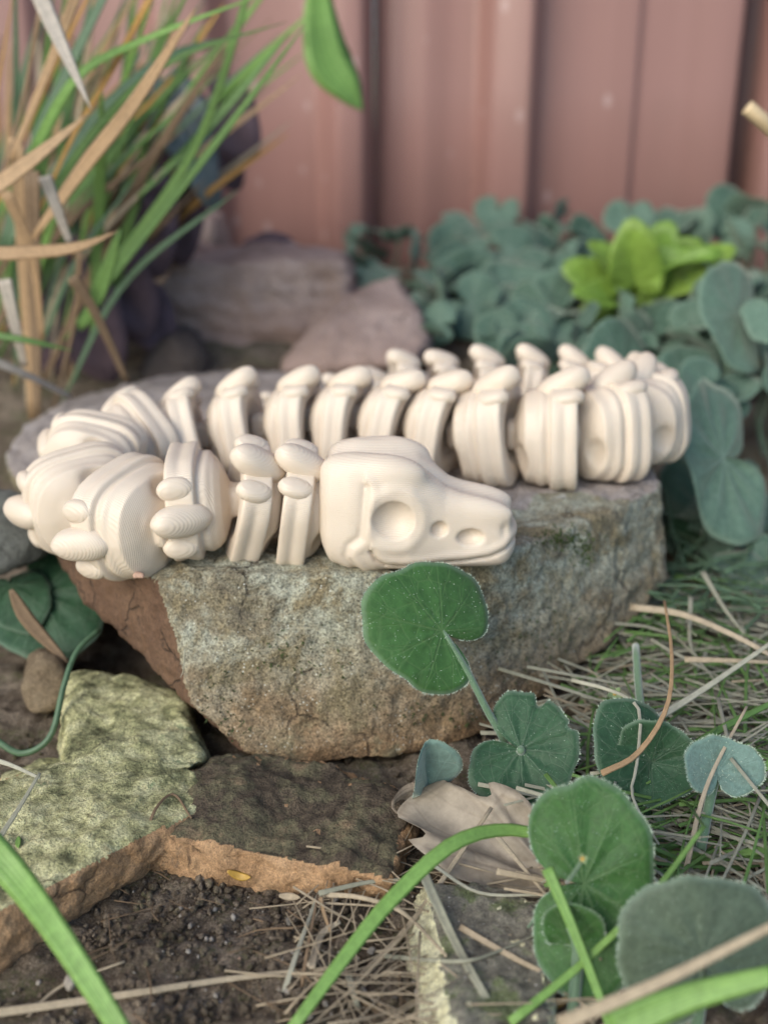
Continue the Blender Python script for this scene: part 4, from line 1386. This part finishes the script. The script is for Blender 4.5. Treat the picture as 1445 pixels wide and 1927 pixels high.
def litter():
    S = single
    S('grass_leaf', 'broad green grass blade arching out of the lower left corner', 'grass blade', [(-60, 1560, 18.4), (20, 1640, 18.0), (110, 1760, 16.8), (240, 1960, 15.2)], 66, M_GREENB, STRAWW)
    S('grass_leaf', 'long green grass blade arching from the bottom centre to the large leaf', 'grass blade', [(540, 1950, 16.4), (650, 1800, 17.6), (740, 1690, 18.6), (850, 1590, 19.6), (950, 1562, 20.4), (1060, 1580, 20.6)], 25, M_GREENB, lambda w: (lambda t: w * (.75 + .35 * math.sin(math.pi * t))))
    S('grass_leaf', 'short green grass blade crossing behind the large leaf to the right edge', 'grass blade', [(1215, 1612, 21.8), (1330, 1612, 21.6), (1470, 1596, 21.2)], 24, M_GREENB, STRAWW)
    S('grass_leaf', 'narrow green grass blade standing in front of the small round leaf', 'grass blade', [(1030, 1635, 18.2), (1075, 1740, 17.5), (1130, 1880, 16.6), (1150, 1950, 16.2)], 22, M_GREENB, STRAWW)
    S('grass_leaf', 'thin green grass stem slanting across the large leaf', 'grass blade', [(960, 1925, 16.4), (1100, 1810, 17.2), (1230, 1680, 18.0), (1325, 1555, 19.4)], 16, M_GREENB, STRAWW)
    S('grass_leaf', 'thin bent green blade pointing up to the straw at right', 'grass blade', [(1325, 1555, 19.4), (1290, 1510, 22.4), (1255, 1495, 23.2)], 12, M_GREEN, TAPER)
    S('grass_leaf', 'wide lime green blade sweeping across the lower right corner', 'grass blade', [(1150, 1940, 14.8), (1290, 1880, 14.8), (1460, 1835, 14.6)], 62, M_GREENB, STRAWW)
    S('grass_leaf', 'dull green blade bending through the straw at the right edge', 'grass blade', [(1250, 1440, 24.4), (1360, 1370, 25.4), (1480, 1310, 26.4)], 18, M_GREEN, STRAWW)
    S('grass_leaf', 'yellow green blade behind the woolly young leaf', 'grass blade', [(1380, 1460, 22.4), (1420, 1450, 22.4), (1480, 1425, 22.6)], 26, M_GREENB, STRAWW)
    S('grass_leaf', 'green and yellow blade slanting up from the bottom right of the brick', 'grass blade', [(985, 1945, 17.2), (1080, 1870, 17.8), (1180, 1810, 18.2)], 14, M_OCHRE, STRAWW)
    o = tag(world_part('curling_stem', *(lambda a: (a[0], a[1]))(tube([P(-40, 1360, 27), P(0, 1398, 26.6), P(45, 1418, 26.4), P(95, 1385, 26.6), P(120, 1290, 27.4), P(145, 1225, 28.2), P(186, 1185, 29)], .11, .08, 30, 7)), M_GREEND, base=P(0, 1398, 26.6),
                       uv=tube([P(-40, 1360, 27), P(0, 1398, 26.6), P(45, 1418, 26.4), P(95, 1385, 26.6), P(120, 1290, 27.4), P(145, 1225, 28.2), P(186, 1185, 29)], .11, .08, 30, 7)[2]),
            'green stem curling in a hook beside the tan stone at left', 'stem')
    t = thing('velvet_leaf_plant', 'dark green leaf in the shade under the left end of the rock', 'plant', P(100, 1220, 34))
    leaf_px(t, (80, 1120), (165, 1205), 33.5, 32, M_LEAF_D, 'kidney', side=.85, seed=81, cup=-.1, normal=(.1, -.75, .6))
    leaf_px(t, (20, 1100), (60, 1190), 33.5, 32, M_LEAF_D, 'pointed', side=1.2, seed=82, cup=-.1, normal=(.3, -.75, .6))
    stalk(t, [P(70, 1112, 33.6), P(85, 1180, 34), P(100, 1260, 34)], .1, .1)
    S('dead_leaf_stalk', 'tan withered stalk leaning against the tan stone', 'stalk', [(20, 1110, 30.5), (55, 1170, 30.3), (130, 1250, 30)], 26, M_BROWN, LENS)
    # twigs and straws that stand out
    st = 'dry grass straws'
    for lab, pix, w, m in [
        ('long pale straw lying across the bottom left over the slab edge', [(-40, 1912, 17.2), (200, 1878, 17.8), (440, 1842, 18.4), (640, 1822, 18.8)], 15, M_STRAW),
        ('thin tan straw lying under the green blade at bottom left', [(20, 1950, 17), (110, 1860, 18), (235, 1810, 18.6)], 7, M_STRAW),
        ('grey forked twig on the lichen slab', [(-30, 1620, 20.6), (30, 1530, 21.6), (75, 1455, 22.6)], 11, M_STRAWG),
        ('thin grey twig curving down onto the lichen slab from the left', [(-30, 1425, 23.8), (20, 1440, 23.4), (75, 1465, 23)], 10, M_STRAWG),
        ('thin bent brown twig standing on the ochre stone', [(280, 1635, 21.8), (285, 1540, 22.8), (325, 1495, 23.2), (360, 1540, 22.8)], 7, M_BROWN),
        ('upright pale straw kinked at its top right of the soil patch', [(515, 1940, 17.4), (550, 1820, 18.8), (600, 1680, 20.4)], 12, M_STRAWG),
        ('brown straw running beside the kinked pale straw', [(555, 1940, 17.6), (575, 1810, 18.8), (598, 1685, 20.2)], 8, M_BROWN),
        ('grey straw arching from the kink over to the brick', [(600, 1684, 20.3), (680, 1690, 20), (760, 1720, 19.6), (840, 1800, 18.8)], 10, M_STRAW),
        ('pale straw rising from the ochre stone towards the dry leaf', [(600, 1682, 20.2), (700, 1660, 20.6), (800, 1655, 20.8)], 10, M_STRAWG),
        ('tan curled blade beside the kinked straw', [(585, 1820, 19), (605, 1760, 19.4), (640, 1735, 19.6)], 16, M_STRAW),
        ('ochre splinter at the kink of the pale straw', [(602, 1690, 20.1), (610, 1720, 19.8), (622, 1755, 19.5)], 9, M_TANBLADE),
        ('flat split straw falling across the mossy brick', [(795, 1640, 20), (850, 1760, 19), (910, 1870, 18), (960, 1950, 17.2)], 20, M_STRAWG),
        ('long pale straw slanting from brick corner to the large leaf stalk', [(865, 1745, 19.2), (1000, 1820, 18.4), (1160, 1890, 17.6)], 12, M_STRAW),
        ('straight pink straw crossing the green arch from left', [(660, 1860, 18.8), (780, 1730, 19.8), (925, 1520, 22)], 14, M_STRAW),
        ('thin straw lying across the middle of the brick', [(720, 1800, 19.2), (860, 1810, 18.6), (940, 1790, 18.8), (1050, 1740, 19.2)], 8, M_STRAWG),
        ('short pale straw pointing at the large leaf over the dry leaf', [(930, 1568, 21.4), (990, 1640, 20.6), (1050, 1712, 20)], 9, M_STRAW),
        ('split reddish straw tucked under the large leaf', [(935, 1640, 20.4), (1010, 1655, 20.4), (1100, 1670, 20.6)], 12, M_STRAW),
        ('curved straw from the dry leaf down to the tiny buds', [(810, 1625, 20.6), (900, 1680, 20), (1010, 1685, 19.9), (1080, 1690, 20)], 7, M_STRAWG),
        ('short tan straw end lying on the dark leaf pair', [(1132, 1456, 22.4), (1200, 1418, 22.8), (1255, 1330, 23.8), (1264, 1230, 25.6), (1250, 1130, 28)], 11, M_TANBLADE),
        ('kinked white straw draped over the dark leaf pair', [(1075, 1280, 26.2), (1150, 1300, 25.4), (1202, 1335, 24.2), (1198, 1440, 22.6), (1190, 1500, 22), (1240, 1590, 21)], 8, M_STRAWG),
        ('pale straw leaning on the woolly young leaf', [(1290, 1640, 20.6), (1330, 1480, 21.8), (1405, 1330, 23.6)], 10, M_STRAW),
        ('thick pale straw pointing left at the rock corner', [(1185, 1142, 31.6), (1280, 1155, 30.6), (1380, 1195, 29), (1480, 1250, 27.8)], 15, M_STRAW),
        ('straight bleached straw lying level at the right edge', [(1288, 1241, 28.4), (1370, 1243, 28.2), (1480, 1248, 28)], 11, M_STRAW),
        ('long pale straw rising to the right behind the dark leaf pair', [(1220, 1362, 25.6), (1320, 1300, 26.4), (1480, 1190, 28.2)], 14, M_STRAWG),
        ('upright pale straw in front of the shaded leaves', [(1322, 1075, 32.5), (1360, 1140, 31), (1400, 1192, 29.8)], 11, M_STRAWG),
        ('bent upright straw by the rock corner', [(1300, 1122, 32), (1298, 1205, 30.2), (1312, 1240, 29.2)], 9, M_STRAWG),
        ('tan and grey straw over the lime blade in the corner', [(1050, 1930, 14.2), (1250, 1845, 14.4), (1480, 1730, 14.6)], 26, M_STRAW),
        ('blade of straw standing left of the lichen brick', [(655, 1830, 19), (668, 1880, 18.4), (690, 1940, 17.8)], 13, M_STRAWG),
        ('fine root hair hanging on the front of the rock', [(348, 1222, 26.0), (345, 1260, 25.9), (340, 1275, 25.9)], 3, M_STRAWG),
    ]:
        S('straw', lab, 'straw', pix, w, m, STRAWW, st, fold=.5, thick=.05, n=16)
    tag(world_part('stick', *tube([P(1405, 200, 44), P(1430, 222, 44), P(1480, 268, 44.5)], .28, .3, 8, 8)[:2], M_STICK, base=P(1480, 268, 44.5)), 'pale broken stick poking in from the right edge before the fence', 'stick')
    # dry leaf
    t = thing('dry_leaf', 'curled dry brown leaf lying between rock and large green leaf', 'leaf', P(900, 1640, 22))
    leaf_px(t, (1048, 1662), (765, 1512), 20.9, 23.0, M_DRYLEAF, 'oval', side=.86, seed=91, cup=-.1, wave=.2, fold=.1, pucker=.03, thick=.004, bites=((14, 4, .18), (-24, 5, .22), (-60, 6, .2), (40, 4, .12)), nt=140, normal=(.1, -.6, .8), name='blade')
    single('dry_leaf', 'crumpled grey leaf scrap beneath the small folded leaf', 'leaf', [(740, 1520, 23.8), (800, 1505, 23.6), (880, 1520, 23)], 70, M_DRYLEAF, LENS, fold=.4)
    single('petal', 'fallen yellow petal on the soil below the ochre stone', 'petal', [(428, 1640, 22), (452, 1650, 22), (472, 1652, 22)], 15, M_PETAL, LENS)
    single('leaf_scrap', 'small tan leaf scrap on the soil right of the yellow petal', 'leaf', [(525, 1686, 22), (545, 1688, 22), (565, 1690, 22)], 14, M_STRAW, LENS)
    single('leaf_scrap', 'tiny green leaf scrap on the lichen slab', 'leaf', [(34, 1575, 23), (34, 1585, 23), (35, 1596, 23)], 11, M_GREENB, LENS)
    o, _, _ = stone('stone_chip', 'little pink stone chip stuck under the left edge of the toy', [P(248, 1078, 27.0), P(272, 1078, 27.0), P(274, 1090, 26.9), P(250, 1092, 26.9), P(262, 1074, 27.3), P(272, 1086, 27.5), P(250, 1086, 27.5)], .05, M_PINKCHIP, k=.06, amp=.05, freq=2, amp2=.01)
    for lab, px, py, rr, m in [('pale pink pebble on soil left of the pale straw', 450, 1806, 12, M_PINKCHIP), ('grey pebble between the kinked straw and brick', 700, 1790, 22, M_PEBBLE), ('white pebble near the bottom beside the long straw', 438, 1862, 12, M_PALE),
                               ('round grey pebble below the tan curled blade', 615, 1890, 14, M_PEBBLE), ('brown clod of soil left of the bottom pale straw', 130, 1850, 40, M_PEBBLE), ('dark clod by the ochre stone foot', 640, 1775, 34, M_SOIL), ('grey pebble in front of the ochre stone', 540, 1735, 22, M_PEBBLE)]:
        c = G(px, py, .25); rad = rr * c.y / FPX
        r = np.random.default_rng(px)
        pts = [c + Vector(tuple(q / np.linalg.norm(q) * rad * r.uniform(.8, 1.15) * np.array((1, 1, .75)))) for q in r.normal(0, 1, (14, 3))]
        stone('pebble', lab, pts, rad / 7, m, cat='pebble', k=rad * .3, amp=rad * .1, freq=1 / rad, amp2=rad * .03)


litter()


def scatter_stuff():
    r = np.random.default_rng(11)
    # soil crumbs and grit
    ico_v, ico_f = [], []
    bm = bmesh.new(); bmesh.ops.create_icosphere(bm, subdivisions=1, radius=1)
    iv = np.array([tuple(v.co) for v in bm.verts]); jf = [[v.index for v in f.verts] for f in bm.faces]; bm.free()
    for nm, cnt, mat, (s0, s1), lab in (('soil_crumbs', 8000, M_SOIL, (.025, .13), 'loose dark soil crumbs strewn round the stones'), ('grit', 700, M_PEBBLE, (.02, .11), 'fine pale grit strewn over the soil')):
        VV, FF = [], []
        for k in range(cnt):
            x, y = r.uniform(-11, 11), r.uniform(15, 31)
            if r.uniform() < .5: x, y = r.uniform(-7, 3), r.uniform(16, 25)
            s = s0 + (s1 - s0) * r.uniform() ** 3
            z = gz_fast(x, y) + s * .5
            sc = s * r.uniform(.65, 1.25, 3)
            v = iv * (1 + r.normal(0, .2, (len(iv), 1))) * sc
            a = r.uniform(0, 6.28); c_, s_ = math.cos(a), math.sin(a)
            v = np.stack([v[:, 0] * c_ - v[:, 1] * s_, v[:, 0] * s_ + v[:, 1] * c_, v[:, 2]], 1) + np.array((x, y, z))
            b = len(VV) * 0 + sum_len(VV)
            VV.append(v); FF += [[q + b for q in f] for f in jf]
        o = world_part(nm, np.concatenate(VV), FF, mat, base=(0, 22, 0), smooth=True)
        tag(o, lab, None, None, 'stuff')
    # matted straw at the right of the rock
    def mat_of(nm, lab, cnt, reg, zr, Lr, wr, mat, dirs, seed):
        q = np.random.default_rng(seed)
        VV, FF, UU = [], [], []; b = 0
        for k in range(cnt):
            px = q.uniform(reg[0], reg[1]); py = q.uniform(reg[2], reg[3])
            z = q.uniform(*zr)
            c = G(px, py, z)
            if c.y > 46: continue
            g = gz_fast(c.x, c.y); c.z = g + z
            a = q.normal(dirs[0], dirs[1])
            d = Vector((math.cos(a), math.sin(a), q.normal(0, .22)))
            L = q.uniform(*Lr)
            bend = Vector((q.normal(), q.normal(), q.normal() * .5)) * L * .06
            pts = [c - d * L * .5, c + bend, c + d * L * .5]
            hit = ROCK_BVH.find_nearest(c)
            if hit[0] is not None and (c - hit[0]).dot(hit[1]) < 0.1: continue
            w = q.uniform(*wr)
            V, Fc, UVs = sweep(pts, None, 5, (0, -.6, .8), STRAWW(w), .03, .4)
            VV.append(V); FF += [[i + b for i in f] for f in Fc]; UU += UVs; b += len(V)
        o = world_part(nm, np.concatenate(VV), FF, mat, base=(9, 28, 0), uv=UU)
        tag(o, lab, None, None, 'stuff')
    mat_of('dry_grass', 'matted bleached straw right of the rock', 480, (1080, 1560, 1090, 1620), (.1, 1.6), (2.5, 6.5), (.05, .13), M_STRAWG, (-.45, .75), 1)
    mat_of('dead_grass', 'brownish dead grass tangled under the bleached straw', 260, (1060, 1560, 1080, 1720), (.0, .8), (2.0, 5.0), (.04, .11), M_STRAW, (-.2, .9), 2)
    mat_of('grass', 'short green grass growing through the straw', 420, (1110, 1560, 1090, 1620), (.3, 1.7), (1.5, 4.0), (.05, .13), M_GREEN, (.6, .8), 3)
    mat_of('litter', 'thin dead stems scattered on the soil in front', 190, (580, 1200, 1600, 1960), (.1, .6), (1.0, 4.6), (.03, .07), M_STRAW, (.2, 1.2), 4)
    mat_of('root_litter', 'fine brown rootlets lying on the soil', 70, (200, 1000, 1560, 1960), (.03, .3), (.7, 2.2), (.02, .05), M_BROWN, (.2, 1.5), 5)
    mat_of('undergrowth', 'dark low grass in the shade right of the rock corner', 160, (1250, 1560, 1000, 1160), (.2, 2.5), (1.5, 3.5), (.08, .2), M_GREEND, (1.2, 1.0), 6)


def sum_len(VV): return sum_len_cache(VV)


_len = {'id': None, 'n': 0, 't': 0}


def sum_len_cache(VV):
    if _len['id'] != id(VV): _len.update(id=id(VV), n=0, t=0)
    while _len['n'] < len(VV):
        _len['t'] += len(VV[_len['n']]); _len['n'] += 1
    return _len['t']


_gx, _gy = np.arange(-30, 60.01, .25), np.arange(10, 62.01, .25)
_gX, _gY = np.meshgrid(_gx, _gy, indexing='ij')
_gZ = ground_z(_gX, _gY)


def gz_fast(x, y):
    i = int(np.clip((x + 30) / .25, 0, len(_gx) - 1)); j = int(np.clip((y - 10) / .25, 0, len(_gy) - 1))
    return float(_gZ[i, j])


scatter_stuff()


def moss(parent, cx, cy, rx, ry, n, seed):
    """tuft of moss growing on a stone, seen round pixel (cx, cy)"""
    r = np.random.default_rng(seed)
    VV, FF = [], []
    b = BASE[parent]
    for k in range(n):
        px, py = cx + r.normal() * rx, cy + r.normal() * ry
        d = ray(px, py).normalized()
        hit = ROCK_BVH.ray_cast(CAM, d)
        if hit[0] is None: continue
        p = hit[0] - b; nr = hit[1]
        for j in range(3):
            dd = (nr + Vector((r.normal(), r.normal(), r.normal() + .4)) * .5).normalized()
            s = dd.cross(Vector((r.normal(), r.normal(), r.normal()))).normalized() * .022
            l = r.uniform(.06, .16); q = len(VV)
            VV += [tuple(p - s), tuple(p + s), tuple(p + dd * l)]
            FF.append([q, q + 1, q + 2])
    me = mesh('moss', VV, FF, M_MOSS, smooth=False)
    o = put('moss', me, parent, Matrix.Translation(b))
    o['kind'] = 'stuff'


moss(main_rock, 1055, 1012, 26, 10, 160, 1)
moss(main_rock, 1098, 1040, 10, 14, 60, 2)
moss(main_rock, 560, 1230, 60, 30, 60, 3)
moss(main_rock, 1010, 1200, 50, 40, 70, 4)
moss(main_rock, 820, 1350, 60, 14, 70, 5)
moss(main_rock, 420, 1330, 30, 40, 50, 6)
